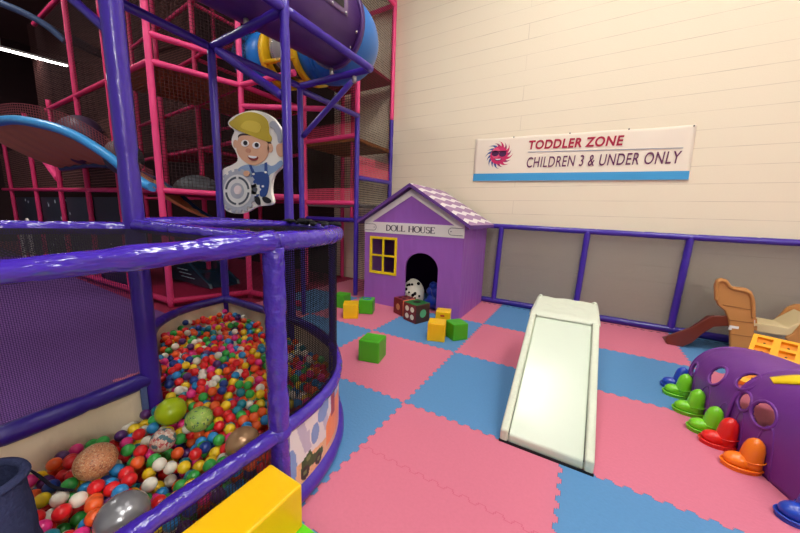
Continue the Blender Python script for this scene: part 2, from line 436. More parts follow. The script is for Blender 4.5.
for k in range(26):      # against the front net, from the floor up
    for z in (.04, .095, .15, .2):
        low.append((-.055-rng.uniform(0, .015), -1.08-.057*k+rng.uniform(-.008, .008), z))
BC = [('red', (236, 36, 42), 20), ('orange', (255, 104, 44), 13), ('yellow', (255, 216, 40), 15), ('green', (60, 176, 76), 13), ('blue', (44, 146, 214), 13),
      ('navy blue', (26, 60, 146), 4), ('hot pink', (246, 56, 146), 9), ('purple', (86, 38, 112), 3), ('pearl white', (246, 238, 222), 10), ('teal', (30, 132, 150), 4)]
bmats = [mat('ball_'+n.replace(' ', '_'), c, .28, .5, coat=.2) for n, c, w in BC]
wts = [w for n, c, w in BC]
protos = []
for i, (n, c, w) in enumerate(BC):
    o = MB().ball((0, 0, 0), BR, 18, 12).build('plastic_ball', bmats[i])
    tag(o, 'small %s plastic ball lying among the balls in the pit' % n, 'ball', 'small %s balls in the ball pit' % n)
    protos.append([o, 0])
cols = [random.choices(range(len(BC)), wts)[0] for _ in top]
def vis(p):
    a, b, z = pxy(p)
    if not (-12 < a < 812 and -12 < b < 545): return 9e3
    if a > 283 and b > 440: return 9e3
    return (Vector(p)-CAM).length
order = sorted(range(len(top)), key=lambda k: vis(top[k])-(.35*(top[k][2]-surf(top[k][0], top[k][1]))))
singles = [k for k in order if vis(top[k]) < 100][:300]
rest = [k for k in range(len(top)) if k not in set(singles)]
for k in singles:
    pr = protos[cols[k]]
    o = pr[0] if pr[1] == 0 else pr[0].copy()
    if pr[1]: COL.objects.link(o)
    pr[1] += 1; o.location = top[k]
for pr in protos:
    if pr[1] == 0: bpy.data.objects.remove(pr[0])
mb = MB()
for k in rest: mb.ball(top[k], BR, 14, 8, cols[k])
for q in low: mb.ball(q, BR, 10, 6, random.choices(range(len(BC)), wts)[0])
o = mb.build('ball_filling', bmats); tag(o, 'many coloured plastic balls filling the far and lower part of the pit', 'balls'); o['kind'] = 'stuff'
def speckle(name, base, dots, scale, th):
    m = bpy.data.materials.new(name); m.use_nodes = True; nt = m.node_tree; b = nt.nodes['Principled BSDF']; b.inputs['Roughness'].default_value = .4
    tc = nt.nodes.new('ShaderNodeTexCoord'); prev = None
    for i, (c, sc) in enumerate(dots):
        n = nt.nodes.new('ShaderNodeTexNoise'); n.inputs['Scale'].default_value = scale*sc; n.inputs['Detail'].default_value = 3
        mp = nt.nodes.new('ShaderNodeMapping'); mp.inputs['Location'].default_value = (i*3.7, i*1.3, 0)
        nt.links.new(tc.outputs['Object'], mp.inputs[0]); nt.links.new(mp.outputs[0], n.inputs['Vector'])
        r = nt.nodes.new('ShaderNodeMapRange'); r.inputs[1].default_value = th; r.inputs[2].default_value = th+.03; nt.links.new(n.outputs['Fac'], r.inputs[0])
        mx = nt.nodes.new('ShaderNodeMix'); mx.data_type = 'RGBA'; mx.inputs[7].default_value = rgb(*c)
        if prev is None: mx.inputs[6].default_value = rgb(*base)
        else: nt.links.new(prev, mx.inputs[6])
        nt.links.new(r.outputs[0], mx.inputs[0]); prev = mx.outputs[2]
    nt.links.new(prev, b.inputs['Base Color'])
    return m
bigm = {'lime': (mat('lime_plastic', (182, 208, 22), .3, .5, coat=.2), 'large plain lime green ball beside the padded post in the pit'),
        'speckled_green': (speckle('green_speckle', (166, 204, 92), [((40, 110, 90), 1), ((206, 222, 120), 1.4)], 60, .58), 'large pale green ball speckled with dark flecks'),
        'speckled_pink': (speckle('pink_speckle', (222, 178, 160), [((196, 70, 80), 1), ((230, 220, 210), 1.3), ((80, 120, 130), .5)], 70, .56), 'medium whitish pink ball with red speckles'),
        'copper': (speckle('copper_speckle', (222, 150, 106), [((176, 92, 60), 1), ((244, 214, 170), 1.5)], 130, .57), 'large copper orange ball with a mottled grain'),
        'silver': (mat('silver_pearl', (168, 168, 172), .26, .5, metal=.5, coat=.3), 'large silver grey ball lying nearest the front rim'),
        'bronze': (mat('bronze_pearl', (196, 152, 112), .26, .5, metal=.4, coat=.3), 'large bronze brown ball against the front rim beside the corner post')}
for (nm, px, py, r), (p, _) in zip(BIG, bigpos):
    o = MB().ball((0, 0, 0), r, 28, 18, sc=(1, 1, .96)).build('play_ball', bigm[nm][0], loc=p); tag(o, bigm[nm][1], 'ball')
# a dark cord lying on the balls, and the denim garment at the pit's left edge
c0 = [on(*q, 2, z) for q, z in (((30, 470), .33), ((42, 478), .34), ((52, 487), .33), ((64, 490), .33), ((74, 490), .32))]
o = MB().tube(chain(c0, .01, 2), lambda t: .0035+.002*math.sin(PI*t), 8).build('dark_cord', mat('dark_cord', (40, 38, 52), .9, .1))
tag(o, 'short dark cord lying across the balls near the denim garment', 'cord')
dn = mat('denim', (62, 68, 104), .9, .1, .4, 90, var=.15)
dc = Vector((CAM.x, CAM.y, CAM.z))+(fw*F+RT*(-25-400)-UP*(500-266.5))/F*.80
dn_t = thing('denim_garment', 'grey-blue denim garment with an open dark cuff standing at the left edge', 'clothing', (dc.x, dc.y, 0))
R0 = .085
def dfn(u, v):
    a = 2*PI*u; z = .30+v*(dc.z+.035-.30); r = R0*(1.15-.15*v)*(1+.08*noise.noise(Vector((math.cos(a)*2, math.sin(a)*2, z*14))))
    return Vector((r*math.cos(a), r*math.sin(a), z))
MB().sheet(dfn, 32, 16).build('leg_fabric', dn, dn_t, solid=.004)
zc = dc.z+.035
MB().tube([Vector((R0*math.cos(a)*1.02, R0*math.sin(a)*1.02, zc+.003*math.sin(3*a))) for a in [2*PI*i/36 for i in range(36)]], .012, 10, closed=True).build('rolled_cuff', dn, dn_t)
MB().sheet(lambda u, v: Vector((.98*R0*v*math.cos(2*PI*u), .98*R0*v*math.sin(2*PI*u), zc-.10+.03*v)), 24, 4).build('cuff_hollow', mat('hollow_shade', (16, 17, 28), .95, .05), dn_t)  # near-black disc paints the shade inside the open cuff
# ------------------------------------------------------------------ steps to the pit
st = thing('foam_step', 'yellow and green foam step block against the front of the ball pit', 'step', (.13, -1.4, 0))
MB().box((-.085, -.35, .2), (.085, .28, .375)).build('upper_step', yel, st, bevel=.008)
MB().box((-.085, -.4, .0), (.36, .29, .2)).build('lower_step', grn_b, st, bevel=.008)
# ------------------------------------------------------------------ foam cubes
def cube(corner, size, rot, m, label, name='foam_block', cat='block', group=None, h=None):
    """corner = front lower corner on the floor; rot turns the block about it"""
    h = h or size
    o = MB().box((0, 0, 0), (size, size, h)).build(name, m, loc=(corner[0], corner[1], corner[2] if len(corner) > 2 else 0), bevel=size*.05, rz=rot)
    return tag(o, label, cat, group)
G = 'foam cubes on the play mat'
def rcube(c, size, deg, m, label, h=None):
    a = math.radians(deg)      # c = the block's right-hand front corner on the mat
    return cube((c[0]-size*math.cos(a), c[1]-size*math.sin(a), 0), size, a, m, label, group=G, h=h)
rcube((-.475, .359), .2, 14, grn, 'green foam cube standing alone on a pink mat')
rcube((-.174, 1.15), .19, 19, yel, 'yellow foam cube beside a green cube on the blue mat', .2)
cube((-.112, 1.235, 0), .185, math.radians(52), grn, 'green foam cube touching a yellow cube on the blue mat', group=G)
rcube((-1.38, 1.203), .19, 36, yel, 'yellow foam cube beside the ball pit net corner')
c5 = rcube((-1.335, 1.455), .19, 26, grn, 'green foam cube with a blue ring on top below the yellow window')
MB().tube([Vector((.095+.055*math.cos(a), .095+.055*math.sin(a), .192)) for a in [2*PI*i/24 for i in range(24)]], .006, 6, closed=True).build('blue_ring', mat('blue_ink', (40, 90, 190), .5), c5)
rcube((-1.80, 1.42), .19, 10, grn, 'green foam cube half hidden behind the yellow cube and net')
yb = rcube((-.32, 1.66), .18, 17, yel, 'yellow foam cube with a red mark behind the yellow and green pair', .17)
mk = MB().box((0, 0, 0), (.05, .003, .022)).build('red_mark', mat('red_ink', (190, 50, 30), .5), yb); mk.location = (.06, -.0035, .11)
# dice
maroon = mat('maroon_vinyl', (122, 34, 38), .4, .4, .2, 10); dbrown = mat('dark_brown_vinyl', (66, 42, 40), .4, .4, .2, 10)
dgreen = mat('dark_green_vinyl', (36, 104, 52), .4, .4, .2, 10); orange_v = mat('salmon_vinyl', (232, 124, 92), .45, .4, .2, 10)
def die(corner, size, rot, faces, label, pips):
    t = thing('foam_die', label, 'die', (corner[0], corner[1], 0), rot)
    b = MB().box((0, 0, 0), (size, size, size)); b.m = [faces[k] for k in ('b', 't', 'f', 'r', 'k', 'l')]
    body = b.build('body', [maroon, dbrown, dgreen, orange_v], t, bevel=size*.04)
    for face, u, v, r, m in pips:
        q = MB(); n = 20
        for ring in range(1):
            pts_ = []
            for i in range(n):
                a = 2*PI*i/n; x, y = (u+r*math.cos(a))*size, (v+r*math.sin(a))*size
                pts_.append({'f': (x, -.002, y), 'r': (size+.002, x, y), 't': (x, y, size+.002), 'l': (-.002, size-x, y)}[face])
            q.prism(pts_, {'f': (0, .004, 0), 'r': (-.004, 0, 0), 't': (0, 0, -.004), 'l': (.004, 0, 0)}[face])
        q.build('spot', m, body)
wdot = mat('pale_dot', (232, 222, 196), .5); gdot = mat('green_dot', (90, 170, 120), .5); tdot = mat('tan_dot', (196, 130, 90), .5); bdot = mat('black_dot', (40, 20, 24), .5)
p = (-.687, 1.459)
die(p, .24, math.radians(70), dict(b=0, t=2, f=1, r=1, k=0, l=0), 'maroon and dark green foam die with four pale spots, before the doorway',
    [('l', .3, .3, .14, wdot), ('l', .7, .3, .14, wdot), ('l', .3, .7, .14, wdot), ('l', .7, .7, .14, wdot), ('f', .5, .5, .22, gdot), ('t', .5, .5, .2, bdot)])
p = (-.965, 1.615)
die(p, .22, math.radians(66), dict(b=0, t=0, f=3, r=3, k=0, l=0), 'maroon and salmon foam die behind the maroon and green one',
    [('l', .5, .5, .2, tdot), ('t', .3, .3, .12, bdot), ('t', .7, .7, .12, bdot), ('t', .3, .7, .12, bdot), ('t', .7, .3, .12, bdot)])
# ------------------------------------------------------------------ doll house
HX, HY, HR, HW, HD, H1, H2 = -1.833, 1.919, .012, 1.522, 1.08, 1.064, 1.217
AP = 1.70
hs = thing('doll_house', 'lilac vinyl doll house with a gabled roof, arched doorway and yellow window', 'playhouse', (HX, HY, 0), HR)
def hx(px, py): q = on(px, py, 1, HY+.01); return q.x-HX, q.z
wx0, wz0 = hx(371, 271); wx1, wz1 = hx(396.5, 239)
dx0, _ = hx(403.8, 300); dx1, _ = hx(435.8, 308); _, dz = hx(421, 253)
T = .035
f = MB()
def rect(x0, x1, z0, z1): f.box((x0, 0, z0), (x1, T, z1))
rect(0, wx0, 0, H1+.02); rect(wx0, wx1, 0, wz0); rect(wx0, wx1, wz1, H1+.02); rect(wx1, dx0, 0, H1+.02); rect(dx1, HW, 0, H1+.02)
r_ = (dx1-dx0)/2; cx_ = (dx0+dx1)/2; sp_ = dz-r_*.9
arc = [(cx_-r_*math.cos(a), 0, sp_+r_*.9*math.sin(a)) for a in [PI*i/24 for i in range(25)]]
for a, b in zip(arc, arc[1:]): f.prism([a, b, (b[0], 0, H1+.02), (a[0], 0, H1+.02)], (0, T, 0))
f.build('front_wall', house_v, hs)
MB().box((HW-T, T, 0), (HW, HD, H2)).build('side_wall', house_v, hs)
MB().box((0, T, 0), (T, HD, H2)).build('side_wall', house_v, hs)
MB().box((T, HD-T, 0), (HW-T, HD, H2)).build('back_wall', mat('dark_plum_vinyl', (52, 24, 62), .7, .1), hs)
MB().prism([(0, .006, H1), (HW, .006, H1), (HW, .006, H2), (HW/2, .006, AP-.03), (0, .006, H2)], (0, T, 0)).build('gable', house_v, hs)
sg = MB().box((-.004, -.008, H1), (HW+.004, .006, H2)).build('name_board', mat('white_vinyl', (232, 226, 220), .45, .3), hs)
ink = mat('dark_grey_ink', (80, 72, 86), .6)
trim_w = mat('white_trim', (228, 220, 216), .5, .3)
for sgn in (0, 1):
    X = lambda q: q if not sgn else HW-q
    MB().prism([(X(0), -.004, H2), (X(0), -.004, H2+.015), (X(HW/2), -.004, AP-.025), (X(HW/2), -.004, AP-.115), (X(.13), -.004, H2)], (0, .012, 0)).build('gable_trim', trim_w, hs)
# roof
ov = .095
def roof_mat():
    m = bpy.data.materials.new('scalloped_roof'); m.use_nodes = True; nt = m.node_tree; b = nt.nodes['Principled BSDF']; b.inputs['Roughness'].default_value = .45
    uv = nt.nodes.new('ShaderNodeUVMap'); sp = nt.nodes.new('ShaderNodeSeparateXYZ'); nt.links.new(uv.outputs[0], sp.inputs[0])
    def M(op, *q):
        n = nt.nodes.new('ShaderNodeMath'); n.operation = op
        for i, v in enumerate(q):
            if isinstance(v, (int, float)): n.inputs[i].default_value = v
            else: nt.links.new(v, n.inputs[i])
        return n.outputs[0]
    tri = M('PINGPONG', M('DIVIDE', sp.outputs[0], .19), 1)
    y = M('ADD', M('ADD', M('DIVIDE', sp.outputs[1], .185), M('MULTIPLY', tri, .3)), .2)
    st_ = M('LESS_THAN', M('FRACT', y), .40)
    mx = nt.nodes.new('ShaderNodeMix'); mx.data_type = 'RGBA'; mx.inputs[6].default_value = rgb(158, 116, 164); mx.inputs[7].default_value = rgb(238, 232, 232)
    nt.links.new(st_, mx.inputs[0]); nt.links.new(mx.outputs[2], b.inputs['Base Color'])
    return m
rm = roof_mat()
ez = 1.185
for sgn in (-1, 1):
    xe = -ov if sgn < 0 else HW+ov
    a0, a1 = Vector((HW/2, -.07, AP)), Vector((HW/2, HD+.03, AP)); e0, e1 = Vector((xe, -.07, ez)), Vector((xe, HD+.03, ez))
    th = Vector((0, 0, .045)); sl = (e0-a0).length
    b = MB()
    b.poly([a0+th, e0+th, e1+th, a1+th], 0, False, [(0, 0), (0, sl), (HD+.1, sl), (HD+.1, 0)])
    for q in ([a0, a1, e1, e0], [a0, e0, e0+th, a0+th], [a1, a1+th, e1+th, e1], [e0, e1, e1+th, e0+th], [a0, a0+th, a1+th, a1]):
        b.poly(q, 1, False, [(0, 0)]*4)
    b.build('roof_panel', [rm, house_t], hs)
# window
yw = mat('yellow_frame', (238, 206, 20), .4, .4)
wf = MB(); t = .035
for (x0, x1, z0, z1) in ((wx0-t/2, wx1+t/2, wz1-t/2, wz1+t/2), (wx0-t/2, wx1+t/2, wz0-t/2, wz0+t/2), (wx0-t/2, wx0+t/2, wz0, wz1), (wx1-t/2, wx1+t/2, wz0, wz1),
                       ((wx0+wx1)/2-.012, (wx0+wx1)/2+.012, wz0, wz1), (wx0, wx1, (wz0+wz1)/2-.012, (wz0+wz1)/2+.012)):
    wf.box((x0, -.012, z0), (x1, .012, z1))
wf.build('window_frame', yw, hs)
# serif lettering
def letters(text, h, mats_, parent, x0, x1, z0, yv):
    """roman capitals drawn from thick and thin strokes with serifs"""
    th, tn = .17, .075
    glyph = {
        'D': ([(.12, 0, .12, 1, th)], [('arc', .12, .5, .58, .5, -90, 90, th)], .78, [(.0, 0), (.0, 1)]),
        'O': ([], [('arc', .42, .5, .40, .5, 0, 360, th)], .84, []),
        'L': ([(.14, 0, .14, 1, th), (.14, .04, .6, .04, tn), (.6, 0, .6, .2, tn)], [], .68, [(.02, 0), (.02, 1)]),
        'H': ([(.14, 0, .14, 1, th), (.7, 0, .7, 1, th), (.14, .52, .7, .52, tn)], [], .86, [(.02, 0), (.02, 1), (.58, 0), (.58, 1)]),
        'U': ([(.14, .3, .14, 1, th), (.66, .3, .66, 1, tn)], [('arc', .4, .3, .26, .3, 180, 360, tn*1.3)], .8, [(.02, 1), (.54, 1)]),
        'S': ([], [('arc', .3, .74, .22, .24, 20, 270, tn*1.5), ('arc', .3, .26, .24, .25, -160, 90, th*.9)], .6, []),
        'E': ([(.14, 0, .14, 1, th), (.14, .96, .6, .96, tn), (.14, .52, .5, .52, tn), (.14, .04, .62, .04, tn), (.62, 0, .62, .2, tn), (.6, .8, .6, 1, tn)], [], .72, [(.02, 0), (.02, 1)]),
        ' ': ([], [], .42, [])}
    W = sum(glyph[c][2] for c in text); k = (x1-x0)/W
    X = 0; b = MB()
    def quad(ax, az, bx, bz, w):
        d = Vector((bx-ax, bz-az)); d.normalize(); n = Vector((-d.y, d.x))*w/2
        pp = [(ax+n.x, az+n.y), (bx+n.x, bz+n.y), (bx-n.x, bz-n.y), (ax-n.x, az-n.y)]
        b.prism([(x0+(X+q[0])*k, yv, z0+q[1]*h) for q in pp], (0, .003, 0))
    for c in text:
        s_, arcs, w, ser = glyph[c]
        for q in s_: quad(*q)
        for _, cx, cz, rx, rz, a0, a1, tw in arcs:
            n = 20
            pp = [(cx+rx*math.cos(math.radians(a0+(a1-a0)*i/n)), cz+rz*math.sin(math.radians(a0+(a1-a0)*i/n))) for i in range(n+1)]
            for p, q in zip(pp, pp[1:]):
                mid = math.radians(math.degrees(math.atan2((p[1]+q[1])/2-cz, (p[0]+q[0])/2-cx)))
                quad(*p, *q, tn+(tw-tn)*abs(math.cos(mid)))
        for sx, sz in ser: quad(sx, sz+(.02 if sz == 0 else -.02), sx+.26, sz+(.02 if sz == 0 else -.02), .05)
        X += w
    return b.build('lettering', mats_, parent)
lx0, lz0 = hx(386.5, 231.5); lx1, lz1 = hx(435.5, 232.5)
letters('DOLL HOUSE', .082, ink, sg, lx0, lx1, H1+.036, -.0115)
def outline(pts_, r=.0035, m=ink, parent=None, closed=True): return MB().tube(pts_, r, 5, closed=closed).build('outline', m, parent)
for sgn in (0, 1):
    X = lambda q: q if not sgn else HW-q
    zc = (H1+H2)/2
    o_ = [(X(.01), -.01, zc+.045)]+[(X(.16+.045*math.sin(a)), -.01, zc+.045*math.cos(a)) for a in [PI*i/10 for i in range(11)]]+[(X(.01), -.01, zc-.045)]
    outline(o_, parent=sg, closed=False)
    MB().ball((X(.17), -.01, zc), .008, 8, 6, sc=(1, .3, 1)).build('dot', ink, sg)
# toys inside the doorway
p = on(414, 302, 2, 0)
tx, ty = -1.11, 2.18
t = thing('plush_toy', 'white plush toy with black spots lying inside the doll house doorway', 'toy', (tx, ty, 0))
pb = MB().ball((0, 0, .20), .17, 24, 16, sc=(.95, .9, 1.18), fun=lambda q: q*(1+.12*noise.noise(q*6))).build('body', mat('white_plush', (226, 220, 206), .9, .1, .5, 60), t)
blk = mat('black_plush', (24, 22, 26), .9, .1)
for k in range(22):
    a, e = random.uniform(-2.9, -.2), random.uniform(-.3, 1.2)
    d = Vector((math.cos(a)*math.cos(e), math.sin(a)*math.cos(e)*.9, math.sin(e)))
    MB().ball(Vector((0, 0, .20))+Vector((d.x*.95, d.y, d.z*1.18))*.17, random.uniform(.014, .026), 10, 6).build('spot', blk, pb)
t = thing('blue_toy', 'shiny dark blue lumpy toy beside the spotted plush inside the doorway', 'toy', (tx+.345, ty+.0, 0))
b = MB(); bt = mat('blue_plastic', (22, 52, 160), .35, .5, .3, 20)
for q, r in (((0, 0, .13), .12), ((.05, -.03, .27), .09), ((-.06, .0, .26), .07), ((.07, 0, .08), .08), ((-.02, -.02, .35), .06), ((-.07, -.03, .09), .08)): b.ball(q, r, 16, 10)
b.build('body', bt, t)
# ------------------------------------------------------------------ white foam slide
SX, SY, SR, SWD, L1, Z1, L2, Z2 = .667, -.013, .007, .483, .91, .55, 1.446, .575
sl = thing('foam_slide', 'pale white foam toddler slide with raised pleated sides', 'slide', (SX, SY, 0), SR)
rw = .045; lip = .05
def prof(dz):
    return [(0, 0), (0, .035+dz), (L1, Z1-.0+dz), (L1+.05, Z1+dz+.005), (L2, Z2+dz*.4), (L2+.02, 0)]
core = MB()
core.prism([(rw, y, z) for y, z in [(.012, 0), (.012, .055), (L1-.02, Z1-.012), (L1+.06, Z1-.0), (L2-.01, Z2-.01), (L2, 0)]], (SWD-2*rw, 0, 0))
ch_ = core.build('chute', cream_slide, sl, bevel=.012)
for x0 in (0, SWD-rw):
    b = MB(); b.prism([(x0, y, z) for y, z in [(0, 0), (0, .075), (L1-.02, Z1+.015), (L1+.04, Z1+.012), (L2, Z2+.012), (L2+.012, 0)]], (rw, 0, 0))
    b.build('side_bolster', cream_pleat, sl, bevel=.012)
# draped cover flap over the top platform
def flap(u, v):
    y = L1-.005+v*(L2-L1+.012); z = (Z1+.02)+(Z2-Z1)*v+.006*noise.noise(Vector((u*5, v*6, 2)))
    x = -.006+u*(SWD+.012)
    ed = min(u, 1-u)*SWD
    z -= .012*math.exp(-ed/.012)
    if v < .12: z -= .022*(1-v/.12)**2*(1 if ed > .05 else .4)
    return Vector((x, y, z))
MB().sheet(flap, 40, 30).build('top_cover', mat('cover_vinyl', (210, 216, 198), .4, .4, .6, 9), sl, solid=.006)
for x0 in (rw+.004, SWD-rw-.004):
    MB().tube([(x0, .015, .05), (x0, L1-.02, Z1-.025)], .0035, 6).build('seam_line', mat('grey_seam', (120, 122, 118), .6), ch_)
for x0 in (.02, SWD-.02):
    MB().ball((x0, L2, Z2+.015), .022, 12, 8).build('corner_tuft', cream_pleat, sl)
MB().box((-.002, -.006, 0), (SWD+.002, .004, .012)).build('bottom_binding', black, sl)
# ------------------------------------------------------------------ fence along the wall
FY = 3.09
fe = thing('padded_fence', 'low fence of purple padded pipes and grey net along the cream wall', 'fence', (2, FY, 0))
FZ = 1.195
padded([(-3.9, 0, FZ+.02), (-2.1, 0, FZ+.015), (0, 0, FZ-.012), (2.6, 0, FZ-.02)], .037, .5, amp=.07, seed=3).build('top_rail', vinyl_s, fe)
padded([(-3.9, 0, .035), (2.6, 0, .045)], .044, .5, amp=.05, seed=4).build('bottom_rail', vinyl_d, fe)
px_ = [-2.12, -.99, .05, 1.12, 2.2]
for k, xx in enumerate(px_): padded([(xx-.03, 0, .03), (xx, 0, FZ)], .038, .45, amp=.04, seed=50+k).build('post', vinyl_s, fe)
xs = [-3.9]+px_+[2.6]
for a, b in zip(xs, xs[1:]):
    MB().sheet(lambda u, v: Vector((a+(b-a)*u, .012+.006*noise.noise(Vector((u*3+a, v*3, 0))), .05+(FZ-.06)*v)), 8, 8, lu=b-a, lv=FZ).build('net_panel', n_fence, fe)
# ------------------------------------------------------------------ banner
BY = 3.157
bn = thing('banner', 'white vinyl banner reading TODDLER ZONE CHILDREN 3 & UNDER ONLY with a blue stripe', 'banner', (.65, BY, 2.2))
BO = Vector((.65, BY, 2.2))
c = [on(476, 139, 1, BY), on(697, 124.5, 1, BY), on(688.5, 180, 1, BY), on(473, 181.5, 1, BY)]
def bf(u, v):
    tp = c[0].lerp(c[1], u); bt_ = c[3].lerp(c[2], u)
    p = bt_.lerp(tp, v)-BO
    p.z -= .014*math.sin(PI*(u*3 % 1))*v*.6
    p.y = -.004+.006*noise.noise(Vector((u*7, v*3, 4)))
    return p
MB().sheet(bf, 60, 20, lu=1, lv=1).build('sheet', mat('banner_white', (242, 228, 208), .45, .3, .15, 6), bn, solid=.002)
def bpt(px, py, dy=-.012): q = on(px, py, 1, BY)-BO; q.y = dy; return q
bl_ = mat('banner_blue', (70, 160, 214), .45, .3)
bb = MB(); bb.prism([bpt(473, 181), bpt(688.3, 179.7), bpt(689.3, 171), bpt(473.8, 173.8)], (0, .004, 0)); bb.build('blue_stripe', bl_, bn)
bb = MB(); bb.prism([bpt(528, 152.6), bpt(683, 148.4), bpt(683, 147.7), bpt(528, 151.9)], (0, .003, 0)); bb.build('divider', mat('grey_line', (160, 160, 176), .5), bn)
def text(body, p_bl, p_br, h, m, parent, shear=.12, bold=.0, hold=None):
    cu = bpy.data.curves.new('lettering', 'FONT'); cu.body = body; cu.extrude = .0015; cu.shear = shear; cu.offset = bold; cu.space_character = 1.1
    tmp = bpy.data.objects.new('tmp_text', cu); COL.objects.link(tmp)
    bpy.context.view_layer.update()
    me = bpy.data.meshes.new_from_object(tmp.evaluated_get(bpy.context.evaluated_depsgraph_get()))
    bpy.data.objects.remove(tmp)
    xs_ = [v.co.x for v in me.vertices]; ys_ = [v.co.y for v in me.vertices]
    x0, x1, y0, y1 = min(xs_), max(xs_), min(ys_), max(ys_)
    d = p_br-p_bl
    for v in me.vertices:
        u = (v.co.x-x0)/(x1-x0); w = (v.co.y-y0)/(y1-y0)
        v.co = p_bl+d*u+Vector((0, -v.co.z, h*w))
    me.name = 'lettering'; me.materials.append(m)
    o = bpy.data.objects.new('lettering', me); COL.objects.link(o); o.parent = parent
    return o
crim = mat('crimson_ink', (176, 24, 62), .5); plum = mat('plum_ink', (104, 40, 84), .5)
text('TODDLER ZONE', bpt(528.5, 149.8), bpt(623, 145.6), bpt(560, 139.2).z-bpt(560, 148.6).z, crim, bn, bold=.03)
text('CHILDREN 3 & UNDER ONLY', bpt(526.5, 167.8), bpt(680, 163.6), bpt(600, 154.6).z-bpt(600, 166).z, plum, bn, bold=.006)
# sun with sunglasses
sc_ = bpt(499, 155.3); sr = abs(bpt(507.8, 155).x-bpt(499, 155).x)
sun_p = bpy.data.objects.new('sun_emblem', None)
sm_ = [mat('sun_red', (206, 44, 100), .5), mat('sun_blue', (70, 90, 150), .5), mat('sun_pink', (226, 84, 120), .5), mat('sun_dark', (76, 24, 74), .5), mat('sun_white', (250, 246, 246), .5), mat('sun_plum', (150, 44, 100), .5)]
s_ = MB()
for k in range(16):
    a = 2*PI*k/16; o_ = []; inn = []
    for i in range(6):
        t_ = i/5; aa = a+.5*t_*t_*(1 if k % 2 else .8); rr = sr*(.85+(.75 if k % 2 else .62)*t_); w = .2*(1-t_)**.8*sr
        n_ = Vector((-math.sin(aa), 0, math.cos(aa)))
        p = Vector((math.cos(aa)*rr, 0, math.sin(aa)*rr)); o_.append(p+n_*w); inn.append(p-n_*w)
    poly = [sc_+q+Vector((0, .004, 0)) for q in o_+inn[::-1][1:]]
    s_.prism(poly, (0, .003, 0), 1 if math.cos(a) < -.15 else (0 if k % 2 else 5))
def disc(cx, cz, rx, rz, dy, mi, n=24, a0=0, a1=2*PI): s_.prism([sc_+Vector((cx*sr+rx*sr*math.cos(a0+(a1-a0)*i/n), dy, cz*sr+rz*sr*math.sin(a0+(a1-a0)*i/n))) for i in range(n)], (0, .003, 0), mi)
disc(0, 0, 1, 1, .002, 0); disc(-.35, .25, .5, .6, .001, 2)
disc(-.42, .22, .42, .32, 0, 3); disc(.42, .12, .42, .32, 0, 3); s_.prism([sc_+Vector((q[0]*sr, 0, q[1]*sr)) for q in ((-.9, .5), (.85, .42), (.85, .3), (-.9, .36))], (0, .003, 0), 3)
disc(-.05, -.38, .42, .26, 0, 3, 16, PI, 2*PI); disc(-.05, -.4, .32, .14, -.001, 4, 16, PI, 2*PI)
s_.build('sun_emblem', sm_, bn)
bpy.data.objects.remove(sun_p)
for q in ((514, 137.2), (570, 133.3), (629, 129.2), (694, 126)):
    MB().ball(bpt(*q, -.008), .009, 8, 6).build('grommet', mat('dark_metal', (70, 60, 56), .4, metal=.6), bn)
